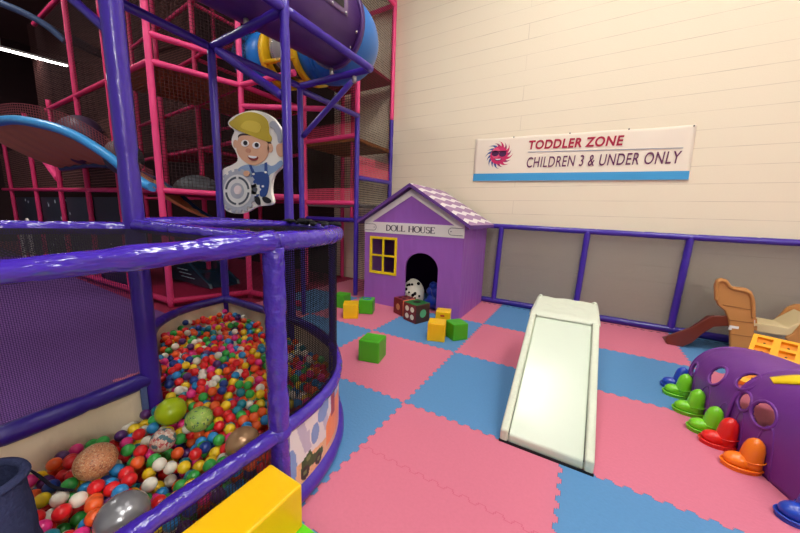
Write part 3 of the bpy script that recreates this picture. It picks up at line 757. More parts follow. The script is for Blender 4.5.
# ------------------------------------------------------------------ caterpillar crawl tunnel
tun_v = mat('purple_plastic', (112, 48, 142), .38, .45, .05, 30)
def arch_module(name, label, frames, holes, boots, zband=None):
    """frames: (x, y, half width, height, heading); arch swept through them"""
    o0 = Vector((frames[len(frames)//2][0], frames[len(frames)//2][1], 0))
    t = thing(name, label, 'play tunnel', o0)
    def fr(v):
        k = v*(len(frames)-1); i = min(int(k), len(frames)-2); f = k-i
        a, b = frames[i], frames[i+1]; g = f*f*(3-2*f) if len(frames) == 2 else f
        return [a[j]+(b[j]-a[j])*g for j in range(5)]
    def fn(u, v):
        x, y, w, h, hd = fr(v); a = PI*u; e = .8
        c, s = math.cos(a), math.sin(a)
        px = -math.copysign(abs(c)**e, c)*w*(.95+.09*min(1, max(s, 0)*1.8)); pz = (s**e)*h if s > 0 else 0
        bulge = 1+.05*math.sin(PI*v)
        d = Vector((math.cos(hd), math.sin(hd), 0))
        return Vector((x, y, 0))+d*px*bulge+Vector((0, 0, max(0, pz*bulge)))-o0
    NU, NV = 150, 90
    def find(px, py, u0, u1):
        best = None
        for i in range(61):
            for j in range(101):
                u, v = u0+(u1-u0)*i/60, j/100
                a_, b_, z_ = pxy(fn(u, v)+o0); q = (a_-px)**2+(b_-py)**2
                if best is None or q < best[0]: best = (q, u, v)
        return best[1], best[2]
    holes = [(*find(h[1], h[2], .03, .5), h[3]) if h[0] == 'at' else h for h in holes]
    boots = [(b_[0], find(b_[1][0], b_[1][1], 0, 0)[1] if isinstance(b_[1], tuple) else b_[1], b_[2], b_[3]) for b_ in boots]
    hol = []
    for (u, v, r) in holes:
        p = fn(u, v); n = (fn(u+.01, v)-fn(u-.01, v)).cross(fn(u, v+.01)-fn(u, v-.01)).normalized()
        hol.append((p, n, r, u, v))
    def keep(u, v):
        p = fn(u, v); return all((p-h[0]).length > h[2] for h in hol)
    shell = MB().sheet(fn, NU, NV, keep=keep).build('shell', tun_v, t, solid=.012)
    for (p, n, r, u, v) in hol:
        tu = (fn(u+.01, v)-p).normalized(); tv = n.cross(tu).normalized()
        ring = []
        for i in range(32):
            a = 2*PI*i/32; q = p+tu*r*1.03*math.cos(a)+tv*r*1.03*math.sin(a)
            # settle the ring on the curved shell
            best = min(((fn(u+du, v+dv)-q).length, du, dv) for du in [k*.01-.15 for k in range(31)] for dv in [k*.012-.18 for k in range(31)])
            ring.append(fn(u+best[1], v+best[2])+n*.003 + (q-(fn(u+best[1], v+best[2])))*.8)
        MB().tube(ring, .009, 8, closed=True).build('hole_rim', tun_v, shell)
    for v in (0, 1): MB().tube([fn(u/60, v) for u in range(61)], .012, 8).build('end_rim', tun_v, shell)
    for (sx, v, m, lab) in boots:
        u = 0 if sx < 0 else 1
        base = fn(u, v); hd = fr(v)[4]; out = Vector((math.cos(hd), math.sin(hd), 0))*sx
        ang = math.atan2(out.y, out.x)
        b = MB(); R = Matrix.Rotation(ang, 3, 'Z')*.86
        def foot(q):
            k = 1+.10*max(0, q.x)/.07; z = q.z
            if z < -.038: z = -.038
            return Vector((q.x, q.y*k, z))
        b.ball((.088, 0, .05), .052, 22, 14, sc=(1.42, 1.0, .95), fun=foot)
        b.tube([(.036, 0, .02), (.036, 0, .06), (.033, 0, .11), (.029, 0, .16), (.026, 0, .195), (.024, 0, .216), (.023, 0, .226)], [.058, .056, .053, .049, .039, .022, .004], 20)
        nz = []
        for i in range(28):
            a = 2*PI*i/28; nz.append((.07+.098*math.cos(a), .062*math.sin(a)*(1+.12*math.cos(a)), 0))
        b.prism(nz, (0, 0, .022))
        b.tube([(x*1.0, y, .027) for x, y, z in [(.07+(q[0]-.07)*1.02, q[1]*1.04, 0) for q in nz]], .006, 6, closed=True)
        b.tube([(.032+.061*math.cos(a), .061*math.sin(a), .085-.012*math.cos(a)) for a in [2*PI*i/24 for i in range(24)]], .003, 6, closed=True)
        b.v = [tuple(R @ Vector(q)*1.0+base+out*.02) for q in b.v]
        o = b.build('boot_foot', m, t); o['label'] = lab
        # raised arch on the shell round the boot
        dv = .062/ max(.05, (fn(u, 1)-fn(u, 0)).length)
        arcp = []
        for i in range(17):
            a = PI*i/16; vv = min(1, max(0, v-dv*math.cos(a))); uu = (.0+.125*math.sin(a)) if sx < 0 else 1-.125*math.sin(a)
            arcp.append(fn(uu, vv)+out*.004)
        MB().tube(arcp, .006, 8).build('leg_arch', tun_v, shell)
    return t, fn, o0
green_p = mat('green_plastic', (118, 205, 30), .3, .5, coat=.2); red_p = mat('red_plastic', (222, 28, 22), .3, .5, coat=.2)
org_p = mat('orange_plastic', (246, 122, 14), .3, .5, coat=.2); blue_p = mat('royal_blue_plastic', (24, 64, 176), .3, .5, coat=.2)
far_frames = [(2.15, .78, .305, .50, .0), (2.135, .92, .305, .48, .0), (2.12, 1.08, .305, .46, -.03), (2.105, 1.25, .30, .445, -.06), (2.10, 1.38, .295, .43, -.08)]
arch_module('crawl_tunnel', 'far purple crawl tunnel section with three green boots and a blue one', far_frames,
    [('at', 695, 370, .055), ('at', 718, 376, .07), ('at', 748, 382, .064), (.72, .3, .055), (.72, .8, .055)],
    [(-1, (724, 433), green_p, 'green boot foot'), (-1, (700, 419.5), green_p, 'green boot foot'), (-1, (682.5, 403.5), green_p, 'green boot foot'), (-1, .99, blue_p, 'blue boot foot'),
     (1, .2, green_p, 'green boot foot'), (1, .7, blue_p, 'blue boot foot')])
near_frames = [(2.66, -.2, .35, .60, .6), (2.54, .02, .35, .605, .48), (2.43, .22, .35, .60, .38), (2.345, .4, .35, .59, .26), (2.28, .55, .34, .575, .14), (2.22, .68, .335, .56, .05), (2.185, .795, .325, .535, .0)]
tn, nfn, no0 = arch_module('crawl_tunnel', 'near purple crawl tunnel section with red, orange and blue boots and a yellow strip', near_frames,
    [('at', 745, 402, .055), ('at', 764, 415, .07), (.3, .2, .06), (.75, .6, .06), (.75, .25, .06)],
    [(-1, (730, 454), red_p, 'red boot foot'), (-1, (760, 475), org_p, 'orange boot foot'), (-1, (822, 530), blue_p, 'blue boot foot'), (1, .8, red_p, 'red boot foot'), (1, .3, blue_p, 'blue boot foot')])
def nfind(px, py):
    best = None
    for i in range(121):
        for j in range(121):
            u, v = .05+.5*i/120, .4+.6*j/120
            a_, b_, z_ = pxy(nfn(u, v)+no0); q = (a_-px)**2+(b_-py)**2
            if best is None or q < best[0]: best = (q, u, v)
    return best[1:]
q0, q1, q2, q3 = [nfind(*q) for q in ((770, 379), (806, 377), (806, 386), (774, 385))]
def strip(u, v):
    a = [q0[k]+(q1[k]-q0[k])*u for k in (0, 1)]; b = [q3[k]+(q2[k]-q3[k])*u for k in (0, 1)]
    return nfn(a[0]+(b[0]-a[0])*v, a[1]+(b[1]-a[1])*v)+Vector((-.004, -.004, .008))
MB().sheet(strip, 24, 3).build('yellow_strip', mat('yellow_plastic', (250, 214, 24), .35, .4), tn, solid=.008)
# ------------------------------------------------------------------ plastic climber set behind the tunnel
tan = mat('tan_plastic', (186, 128, 70), .5, .35, .1, 20); tan2 = mat('pale_beige_plastic', (212, 192, 146), .5, .35); brn = mat('brown_plastic', (104, 42, 28), .35, .5, .05, 15, .1)
PY = 2.56
cl = thing('toy_climber', 'tan plastic toddler climber with a brown slide by the fence', 'climber', (2.35, 2.68, 0))
def cp(px, py, y=PY): q = on(px, py, 1, y); return Vector((q.x-2.35, y-2.68, max(q.z, 0)))
def pan(pts_, y, th, name, m, bev=.012):
    b = MB(); b.prism([cp(*q, y) for q in pts_], (0, th, 0)); return b.build(name, m, cl, bevel=bev)
tower = [(730.5, 349), (730, 330), (728.5, 319), (725, 311), (718.5, 305.5), (715.5, 299), (714.8, 286), (717, 280), (722, 278.3), (728, 280), (730.5, 286), (735, 287), (747, 288.5), (752.5, 292), (754.5, 298), (755, 312), (754.5, 330), (754, 349)]
sp1 = pan(tower, PY, .05, 'side_panel', tan)
pan(tower, PY+.25, .05, 'side_panel', tan)
rail = [(716.5, 300), (716.5, 284), (720, 280.5), (726.5, 281.5), (729.5, 287), (735, 289.5), (746, 291), (751, 294.5), (753, 301), (753.5, 318)]
MB().tube(chain([cp(*q, PY-.002) for q in rail], .02, 2), .016, 10).build('top_rail', tan, cl)
MB().tube(chain([cp(*q, PY+.302) for q in rail], .02, 2), .016, 10).build('top_rail', tan, cl)
for q in ([(723, 305), (753.5, 310)], [(729, 320), (753.5, 323)], [(730.5, 334), (753, 337)]):
    MB().tube([cp(*k, PY-.0015) for k in q], .004, 6).build('groove', mat('dark_tan', (150, 98, 52), .6), sp1)
MB().box(cp(730, 322, PY+.05), cp(752, 321, PY+.25)+Vector((0, 0, .02))).build('platform', tan2, cl)
MB().box(cp(738.5, 329.2, PY-.004), cp(729.5, 325.2, PY+.001)).build('sticker', mat('white_sticker', (232, 226, 220), .5), sp1)
MB().box(cp(731.5, 330, PY-.004), cp(728.5, 327.0, PY+.001)).build('sticker', MATS['white_sticker'], cl)
chp = [(665.5, 341), (667, 336), (676, 333), (690, 328), (706, 319), (714, 315.5), (728, 316), (729, 326), (714, 327), (704, 333), (692, 343), (682, 349), (672, 348), (667, 345.5)]
for y in (PY+.02, PY+.28): pan(chp, y, .03, 'slide_side', brn, .008)
b = MB(); b.prism([cp(*q, PY+.05) for q in [(666, 344), (690, 337), (706, 327), (714, 321), (728, 321), (728, 325), (714, 326), (704, 332), (692, 342), (672, 347)]], (0, .23, 0)); b.build('slide_bed', brn, cl)
B2 = 2.66
def bp_(px, py, y=B2): q = on(px, py, 1, y); return Vector((q.x-2.35, y-2.68, q.z))
b = MB(); b.prism([bp_(754, 322), bp_(777, 326), bp_(788, 328), bp_(800, 322), (bp_(812, 316)), bp_(812, 324), bp_(800, 331), bp_(790, 336), bp_(775, 335), bp_(754, 331)], (0, .3, 0)); b.build('bridge_seat', tan2, cl, bevel=.01)
b = MB(); b.prism([bp_(751, 318), bp_(756, 318), bp_(756, 330), bp_(751, 329)], (0, -.03, 0)); b.build('bracket', tan, cl, bevel=.005)
b = MB(); b.prism([bp_(752.5, 320, B2-.031), bp_(755, 320, B2-.031), bp_(755, 326, B2-.031), bp_(752.5, 325.5, B2-.031)], (0, -.004, 0)); b.build('sticker', MATS['white_sticker'], cl)
b = MB(); b.prism([bp_(q[0], q[1], B2+.3) for q in [(773, 322), (780, 316), (788, 307.5), (796, 304.5), (812, 304), (812, 312), (800, 313), (794, 318), (789, 325), (780, 326)]], (0, .04, 0)); b.build('hand_rail', tan, cl, bevel=.012)
b = MB(); b.prism([bp_(q[0], q[1], B2-.02) for q in [(786, 338), (793, 334), (802, 324), (812, 316), (812, 345), (790, 345)]], (0, .04, 0)); b.build('hand_rail', tan, cl, bevel=.012)
# orange panel with recessed pockets
TL = on(754, 333.2, 1, 2.2)
ang = math.radians(-24); tilt = math.radians(35)
tr = thing('pocket_panel', 'orange-yellow plastic panel with rows of rectangular pockets leaning behind the tunnel', 'panel', (TL.x, TL.y, TL.z))
tr.rotation_euler = (tilt, 0, ang)
ty_ = mat('amber_plastic', (250, 174, 34), .4, .4, .04, 20); ty_d = mat('amber_pocket', (226, 140, 24), .45, .4)
W_, H_ = .285, .56; cw, rh = W_/2, .108
gb = MB()
xsn = [0, .03, .03+.09, .03+.09+.045, .03+.09*2+.045, W_]
ysn = [-.028]; 
for k in range(5): ysn += [ysn[-1]-.07, ysn[-1]-.07-.033]
def gx(x0, x1, y0, y1, z=0): gb.poly([(x0, y0, z), (x1, y0, z), (x1, y1, z), (x0, y1, z)], 0)
gb.box((0, -H_, -.05), (W_, 0, -.03))
gb.box((0, -.028, -.03), (W_, 0, 0)); gb.box((0, -H_, -.03), (W_, ysn[-1]+.033, 0))
for k in range(5):
    y0, y1 = ysn[2*k], ysn[2*k]-.07
    for a, b_ in ((0, .03), (.12, .165), (.255, W_)): gb.box((a, y1, -.03), (b_, y0, 0))
    if k < 4: gb.box((0, y1-.033, -.03), (W_, y1, 0))
pb_ = gb.build('panel_body', ty_, tr)
for k in range(5):
    y0 = ysn[2*k]
    for a in (.03, .165):
        MB().box((a, y0-.07, -.031), (a+.09, y0, -.0275)).build('pocket', ty_d, pb_)
        MB().ball((a+.045, y0-.04, -.0265), .008, 8, 6, sc=(1, 1, .4)).build('drain_hole', black, pb_)
MB().box((.01, -H_+.001, -.05-.0), (W_-.01, -H_+.03, -.03)).build('foot', ty_, tr)
for x in (.02, W_-.05):
    q = MB(); q.box((x, -.06, -.36), (x+.03, -.02, -.03)); 
    q.v = [(v[0], v[1]+(.22*(-v[2]-.03)), v[2]) for v in q.v]
    q.build('leg', ty_, tr)
# ------------------------------------------------------------------ purple support frame over the pit and the tube slide on it
FT = 2.75
sf = thing('support_frame', 'tall purple pipe frame with braces standing over the ball pit', 'frame', (-1.5, 0, 0))
def s_(p): return Vector(p)-Vector((-1.5, 0, 0))
P3, P4, P6, Q_, S_, T_ = (-.93, -1.13), (-2.1, -.05), (-1.09, -.07), (-1.04, .93), (-2.04, .91), (-2.05, 1.98)
for (p, z1, r) in ((P3, 4.2, .043), (P4, FT, .034), (P6, FT+.1, .036), (S_, FT, .033)):
    straight(s_((*p, .01)), s_((*p, z1)), r, 14).build('post', vinyl_s, sf)
def bm_(a, b, r=.034, m=vinyl_s): straight(s_(a), s_(b), r, 12).build('beam', m, sf)
bm_((*P4, FT), (*P6, FT+.02)); bm_((*P6, FT+.02), (*Q_, FT)); bm_((*Q_, FT), (*S_, FT)); bm_((*S_, FT), (*P4, FT)); bm_((*S_, FT-.04), (*T_, FT-.02))
bm_((*P4, FT), (-2.04, -1.4, FT)); bm_((*P6, FT+.02), (-1.12, -1.4, FT)); bm_((-2.04, -1.4, FT), (-1.12, -1.4, FT))
straight(s_((-2.0, -.05, FT-.05)), s_((-1.12, -.07, 2.18)), .034, 12).build('brace', vinyl_s, sf)
straight(s_((-1.28, .93, FT-.07)), s_((-2.0, .91, 2.2)), .03, 12).build('brace', vinyl_s, sf)
MB().tube([s_((-1.25, .93, FT-.09)), s_((-1.25, .93, FT-.03))], .02, 8).build('clamp', mat('steel', (190, 186, 180), .35, .5, metal=.7), sf)
tp = mat('purple_tube', (78, 42, 112), .4, .4, .05, 10); tb = mat('blue_tube', (22, 112, 196), .35, .45, .05, 10); ty2 = mat('yellow_tube', (240, 190, 24), .35, .45)
TR = .36; TZ = FT+.08+TR; TX = -1.56
ts = thing('tube_slide', 'enclosed purple and blue tube slide with a yellow window ring overhead', 'tube slide', (TX, 0, FT))
def t_(p): return Vector(p)-Vector((TX, 0, FT))
def tz(y): return TZ+.065*(y+.1)
Y0, Y1, TZ2 = .97, 1.47, TZ+.13
MB().tube([t_((TX, y, tz(y))) for y in (-2.2, -1.4, -.6, .2, Y0)], TR, 36).build('tube_section', tp, ts)
MB().tube([t_((TX, y, tz(y))) for y in (Y0-.03, Y0+.03)], TR+.025, 36).build('flange', tp, ts)
RR = Y1-Y0-.06
el = [(TX, Y0, tz(Y0))]+[(TX-RR+RR*math.cos(a), Y0+.06+RR*math.sin(a), tz(Y0)+.06*a/1.57) for a in [PI/2*i/12 for i in range(13)]]+[(TX-RR-.12, Y1, TZ2+.02)]
MB().tube([t_(q) for q in el], TR-.005, 36).build('elbow', tb, ts)
def run(x0, x1, r, m, nm): return MB().tube([t_((x0, Y1, TZ2+.10*(TX-x0))), t_((x1, Y1, TZ2+.10*(TX-x1)))], r, 36).build(nm, m, ts)
run(TX-RR-.10, TX-.78, TR, tb, 'tube_section')
run(TX-RR-.08, TX-RR-.13, TR+.025, tb, 'flange')
run(TX-.76, TX-.85, TR+.035, ty2, 'window_ring'); run(TX-1.36, TX-1.45, TR+.035, ty2, 'window_ring')
run(TX-.85, TX-1.36, TR-.08, mat('smoke_tube', (40, 36, 44), .2, .5), 'tube_section')
glass = bpy.data.materials.new('clear_plastic'); glass.use_nodes = True
gb_ = glass.node_tree.nodes['Principled BSDF']; gb_.inputs['Base Color'].default_value = (.85, .85, .9, 1); gb_.inputs['Roughness'].default_value = .08; gb_.inputs['Alpha'].default_value = .3
ZC = TZ2+.111
MB().ball(t_((TX-1.11, Y1-.16, ZC)), .27, 28, 16, sc=(.85, 1, 1)).build('bubble_window', glass, ts)
for an in (-PI, -PI*.66, -PI*.34, 0):
    MB().tube([t_((TX-.80, Y1+(TR+.01)*math.sin(an), ZC-.03+(TR+.01)*math.cos(an))), t_((TX-1.41, Y1+(TR+.01)*math.sin(an), ZC+.03+(TR+.01)*math.cos(an)))], .03, 8).build('window_rib', ty2, ts)
run(TX-1.45, TX-2.1, TR, tb, 'tube_section')
# small window plate with bolts on the purple tube
an0 = math.radians(38)
def tubepnt(y, a, r=TR+.004): return t_((TX+r*math.sin(a), y, tz(y)+r*math.cos(a)))
plate = mat('plum_plate', (120, 96, 132), .4, .4)
def frame_piece(y0, y1, a0, a1): return MB().sheet(lambda u, v: tubepnt(y0+(y1-y0)*u, a0+(a1-a0)*v), 12, 12)
wpl = frame_piece(.34, .76, math.radians(58), math.radians(102)).build('window_plate', plate, ts, solid=.004)
MB().sheet(lambda u, v: tubepnt(.40+.30*u, math.radians(65+30*v), TR+.009), 12, 12).build('window_pane', mat('dark_pane', (26, 20, 34), .15, .5), wpl)
for y in (.37, .55, .73):
    for a in (61, 99): MB().ball(tubepnt(y, math.radians(a), TR+.008), .012, 8, 6).build('bolt', MATS['steel'], wpl)
for y, a in ((.92, 112), (.92, 60), (.92, 135), (.1, 125)): MB().ball(tubepnt(y, math.radians(a), TR+.002), .012, 8, 6).build('bolt', MATS['steel'], ts)
for y in (-.06, .92): MB().tube([t_((TX, y, FT+.02)), t_((TX, y, FT+.1))], .02, 8).build('stand_off', MATS['steel'], ts)
# ------------------------------------------------------------------ handyman cut-out sign
MY = -.015
mz = thing('cutout_sign', 'cut-out board of a cartoon workman in a yellow hard hat with a gear', 'sign', (-1.6, MY, 1.3))
MO = Vector((-1.6, MY, 1.3))
def mp(x, y, k): q = on(215+x/4.4375, 100+y/4.4375, 1, MY-.0); q = q-MO; q.y = -.012-.0022*k; return q
PC = {}
def piece(name, pts_, m, k=1, th=.004, smooth=2):
    pp = [Vector((p[0], p[1], 0)) for p in pts_]
    for _ in range(smooth):
        n = []
        for a, b in zip(pp, pp[1:]+pp[:1]): n += [a.lerp(b, .25), a.lerp(b, .75)]
        pp = n
    q = MB(); q.prism([mp(p.x, p.y, k) for p in pp], (0, th if k else .024, 0))
    up_ = {'eye': 'face', 'pupil': 'face', 'nose': 'face', 'mouth': 'face', 'teeth': 'face', 'hat_ridge': 'hard_hat', 'strap': 'dungarees', 'button': 'dungarees', 'gear_face': 'gear', 'gear_slot': 'gear', 'gear_hub': 'gear', 'gear_centre': 'gear', 'small_gear_hub': 'small_gear'}.get(name)
    PC[name] = q.build(name, m, PC[up_] if up_ else mz); return PC[name]
def ellp(cx, cy, rx, ry, n=20, rot=0): return [(cx+rx*math.cos(2*PI*i/n)*math.cos(rot)-ry*math.sin(2*PI*i/n)*math.sin(rot), cy+rx*math.cos(2*PI*i/n)*math.sin(rot)+ry*math.sin(2*PI*i/n)*math.cos(rot)) for i in range(n)]
skin = mat('print_skin', (222, 170, 138), .5); hat = mat('print_hat', (196, 170, 44), .5); hat2 = mat('print_hat_shade', (214, 188, 66), .5)
hair = mat('print_hair', (58, 36, 34), .5); shirt = mat('print_shirt', (140, 164, 200), .5); dung = mat('print_dungarees', (40, 72, 140), .5)
gear = mat('print_gear', (176, 178, 190), .45); gear2 = mat('print_gear_pale', (226, 224, 222), .45); gear_d = mat('print_gear_dark', (74, 80, 92), .5); ink_b = mat('print_black', (26, 24, 32), .5)
piece('board', [(62, 95), (100, 65), (165, 46), (215, 52), (262, 78), (285, 110), (312, 150), (332, 180), (326, 262), (300, 300), (262, 330), (250, 400), (266, 455), (250, 468), (190, 470), (150, 498), (100, 508), (45, 490), (20, 430), (18, 340), (40, 305), (85, 288), (110, 270), (100, 232), (78, 200), (80, 165), (96, 135), (66, 118)], white, 0, smooth=3)
piece('hair', [(106, 150), (112, 185), (240, 235), (262, 190), (235, 185), (170, 150)], hair, 1)
piece('face', [(108, 178), (100, 215), (112, 250), (140, 278), (172, 292), (205, 285), (236, 262), (250, 215), (240, 185), (180, 160), (118, 158)], skin, 2)
piece('ear', ellp(252, 215, 12, 20), skin, 2, smooth=0); piece('ear', ellp(97, 196, 10, 18), skin, 1, smooth=0)
piece('hard_hat', [(66, 104), (92, 88), (104, 74), (150, 54), (200, 60), (238, 84), (248, 120), (246, 150), (262, 170), (255, 192), (200, 174), (150, 152), (104, 136), (84, 122)], hat, 3)
piece('hat_ridge', [(128, 110), (150, 92), (196, 98), (216, 120), (206, 152), (160, 140), (120, 126)], hat2, 4)
for cx in (142, 192):
    piece('eye', ellp(cx, 194+(cx-142)*.18, 17, 15), mat('print_white', (244, 240, 238), .5), 4, smooth=0); piece('pupil', ellp(cx+3, 193+(cx-142)*.18, 9, 10), ink_b, 5, smooth=0)
piece('nose', ellp(156, 226, 11, 10), mat('print_nose', (204, 140, 112), .5), 4, smooth=0)
piece('mouth', [(152, 246), (176, 250), (202, 252), (196, 268), (176, 272), (160, 264)], mat('print_mouth', (150, 50, 50), .5), 4)
piece('teeth', [(156, 247), (176, 250), (198, 252), (194, 260), (176, 261), (160, 256)], MATS['print_white'], 5)
piece('shirt', [(112, 300), (150, 285), (190, 298), (228, 278), (262, 300), (300, 262), (312, 290), (268, 322), (250, 330), (240, 350), (160, 350), (140, 325), (105, 318)], shirt, 1)
piece('raised_hand', [(276, 205), (296, 192), (318, 200), (320, 240), (300, 258), (282, 244)], skin, 2)
piece('spanner', [(248, 110), (262, 94), (282, 100), (302, 135), (308, 180), (298, 196), (288, 190), (286, 160), (272, 140), (268, 122), (256, 128)], gear, 4)
piece('dungarees', [(168, 330), (178, 322), (236, 318), (250, 345), (244, 400), (232, 432), (208, 430), (206, 412), (196, 434), (180, 432), (172, 380)], dung, 3)
piece('strap', [(158, 290), (168, 290), (186, 326), (174, 330)], dung, 3, smooth=0); piece('strap', [(228, 280), (238, 278), (240, 322), (228, 322)], dung, 3, smooth=0)
for q in ((181, 330), (234, 322), (222, 384)): piece('button', ellp(q[0], q[1], 5, 5, 12), MATS['print_white'], 5, smooth=0)
piece('shoe', [(182, 430), (206, 428), (212, 468), (196, 466), (184, 446)], ink_b, 4); piece('shoe', [(214, 430), (240, 430), (262, 448), (250, 460), (226, 456)], ink_b, 4)
gp = []
for i in range(18):
    a0 = 2*PI*i/18
    for da, r in ((0, 92), (.5, 92), (.56, 82), (.94, 82)): a = a0+da*2*PI/18; gp.append((110+r*.93*math.cos(a), 404+r*1.06*math.sin(a)))
piece('gear', gp, gear, 4, smooth=0); piece('gear_face', ellp(110, 404, 62, 72, 32), gear2, 5, smooth=0)
for k in range(4):
    a0 = k*PI/2+.12; a1 = (k+1)*PI/2-.12
    o_ = [(110+54*math.cos(a0+(a1-a0)*i/8), 404+63*math.sin(a0+(a1-a0)*i/8)) for i in range(9)]; i_ = [(110+46*math.cos(a1+(a0-a1)*i/8), 404+54*math.sin(a1+(a0-a1)*i/8)) for i in range(9)]
    piece('gear_slot', o_+i_, gear_d, 6, smooth=0)
piece('gear_hub', ellp(110, 404, 30, 35, 24), gear, 6, smooth=0); piece('gear_centre', ellp(113, 400, 17, 20, 24), mat('print_pale_pink', (240, 222, 222), .5), 7, smooth=0)
g2 = [(188+(20 if (i % 2) else 26)*math.cos(2*PI*i/16), 398+(22 if (i % 2) else 29)*math.sin(2*PI*i/16)) for i in range(16)]
piece('small_gear', g2, gear2, 4, smooth=0); piece('small_gear_hub', ellp(188, 398, 10, 11), gear_d, 5, smooth=0)
piece('hand', ellp(152, 328, 14, 13), skin, 7, smooth=0)
# ------------------------------------------------------------------ pink multi-level play frame
pf = thing('climbing_structure', 'tall pink pipe play frame with decks and black nets behind the ball pit', 'play structure', (-3.4, 1.6, 0))
FO = Vector((-3.4, 1.6, 0))
def w_(p): return Vector(p)-FO
def post(x, y, z0, z1, m=pinkp, r=.038): straight(w_((x, y, z0)), w_((x, y, z1)), r, 12).build('post', m, pf)
def beam(a, b, m=pinkp, r=.036): straight(w_(a), w_(b), r, 12).build('beam', m, pf)
T2, W2, TL2, WL2, C2, M2 = (-2.15, 2.1), (-2.17, 3.08), (-3.3, 2.12), (-3.3, 3.08), (-3.68, .1), (-3.34, 1.02)
post(*T2, 0, 2.8, vinyl_s); post(*T2, 2.8, 5.6); post(*W2, 0, 2.97, vinyl_s); post(*W2, 2.97, 4.84)
post(*TL2, 0, 5.6); post(*WL2, 0, 4.8); post(*C2, 0, 5.6); post(*M2, 0, 5.6)
post(-2.27, 2.14, 1.25, 5.6, pinkd, .03)
inner = [(-4.73, 1.15), (-4.7, 2.2), (-6.0, 1.15), (-6.0, 2.2), (-7.4, 1.3)]
for q in inner: post(*q, 0, 5.6, pinkd)
lefts = [-4.95, -6.3, -7.8, -9.6, -12.0]
for x in lefts: post(x, .1, 0, 5.6 if x > -7 else 3.2, pinkd)
beam((*T2, 1.22), (*TL2, 1.22), vinyl_s); beam((*T2, 1.49), (*TL2, 1.49)); beam((*T2, 2.5), (*TL2, 2.5)); beam((*T2, 3.6), (*TL2, 3.6))
beam((*T2, 1.88), (*W2, 1.9), vinyl_s); beam((*T2, 4.75), (*W2, 4.78)); beam((*W2, 4.80), (-2.6, 2.4, 5.5)); beam((*W2, 4.78), (*WL2, 4.78)); beam((*T2, 1.25), (*W2, 1.25), vinyl_d)
beam((*C2, 1.53), (*M2, 1.53)); beam((*M2, 1.53), (-2.1, 1.0, 1.5)); beam((*C2, 3.02), (*M2, 3.02)); beam((*C2, 3.32), (*M2, 3.32))
beam((*M2, 3.02), (-2.3, 1.06, 3.0)); beam((*M2, 3.02), (*TL2, 3.02), pinkd); beam((*M2, 1.53), (*TL2, 1.53), pinkd); beam((*M2, 2.75), (-2.2, 1.5, 2.7))
beam((*C2, 1.53), (-13, .1, 1.66), pinkd); beam((*C2, 3.02), (-8, .1, 3.05), pinkd); beam((*C2, 4.5), (-8, .1, 4.5), pinkd); beam((*C2, 4.5), (*M2, 4.5)); beam((*M2, 4.5), (*TL2, 4.5), pinkd)
for z in (1.5, 2.3, 3.0, 3.7, 4.5):
    beam((-4.73, 1.15, z), (*M2, z), pinkd, .03); beam((-4.73, 1.15, z), (-7.4, 1.3, z), pinkd, .03); beam((-4.7, 2.2, z), (*TL2, z), pinkd, .03); beam((-4.7, 2.2, z), (-6, 2.2, z), pinkd, .03); beam((-4.73, 1.15, z), (-4.7, 2.2, z), pinkd, .03)
beam((-4.95, .1, .5), (-4.95, .1, .51)); beam((-4.95, .1, 3.0), (*C2, 4.5), pinkp, .034); beam((-4.95, .1, 4.5), (-4.3, .6, 5.5), pinkd)
d0, d1 = on(37, 149, 1, .1), on(59, 179, 1, .1); beam(d0, d1, pinkp, .06); beam((-6.3, .1, .95), (-5.85, .1, .95), pinkd); beam((*C2, .08), (-7.0, -.02, .08), pinkd, .04); beam((*C2, .08), (*M2, .08), pinkd, .04); beam((*M2, .08), (-2.2, 1.05, .08), pinkd, .04)
deckm = mat('brown_deck', (150, 92, 52), .6, .2, .2, 10); deckr = mat('red_deck', (150, 26, 62), .6, .2)
def deck(pts_, z, m): MB().prism([w_((x, y, z)) for x, y in pts_], (0, 0, .05)).build('deck', m, pf)
A_ = (-4.73, 1.15)
deck([C2, M2, A_, (-4.95, .1)], 1.50, deckr); deck([C2, M2, A_, (-4.95, .1)], 2.98, deckm); deck([M2, TL2, (-4.7, 2.2), A_], 2.98, deckm); deck([M2, TL2, (-4.7, 2.2), A_], 1.5, deckm)
deck([T2, W2, WL2, TL2], 2.42, deckm); deck([T2, W2, WL2, TL2], 1.43, mat('grey_deck', (120, 112, 108), .7)); deck([T2, W2, WL2, TL2], 3.55, deckr)
deck([A_, (-7.4, 1.3), (-6, 2.2), (-4.7, 2.2)], 2.3, deckr); deck([C2, M2, A_, (-4.95, .1)], .02, deckr); deck([M2, (-2.3, 1.05), (-2.3, 2.0), TL2], 4.4, deckm)
def net(a, b, z0, z1, m=n_play, nm='net'):
    a, b = Vector((*a, 0)), Vector((*b, 0)); l = (b-a).length
    MB().sheet(lambda u, v: w_(a.lerp(b, u)+Vector((0, 0, z0+(z1-z0)*v))), 4, 4, lu=l, lv=z1-z0).build(nm, m, pf)
net(T2, W2, 2.1, 4.75, n_tower); net(T2, W2, .05, 1.85, n_tower); net(T2, W2, 1.92, 2.22, n_pink, 'pink_net')
net(TL2, T2, 1.72, 2.45, n_tower); net(TL2, T2, 2.7, 5.5, n_tower); net(TL2, T2, 1.5, 1.72, n_pink, 'pink_net'); net(TL2, T2, 2.52, 2.72, n_pink, 'pink_net'); net(TL2, WL2, .05, 4.8, n_tower); 
net(C2, M2, 1.55, 3.0); net(C2, M2, 3.35, 4.5); net(M2, TL2, 1.55, 4.5); net(C2, (-4.95, .1), 1.9, 4.5); net((-4.95, .1), (-8, .1), 2.4, 4.6); net(A_, (-4.7, 2.2), 1.5, 4.5); net(A_, M2, 3.1, 4.5)
n_brown = net_mat('brown_net', (124, 84, 80), .045, .36)
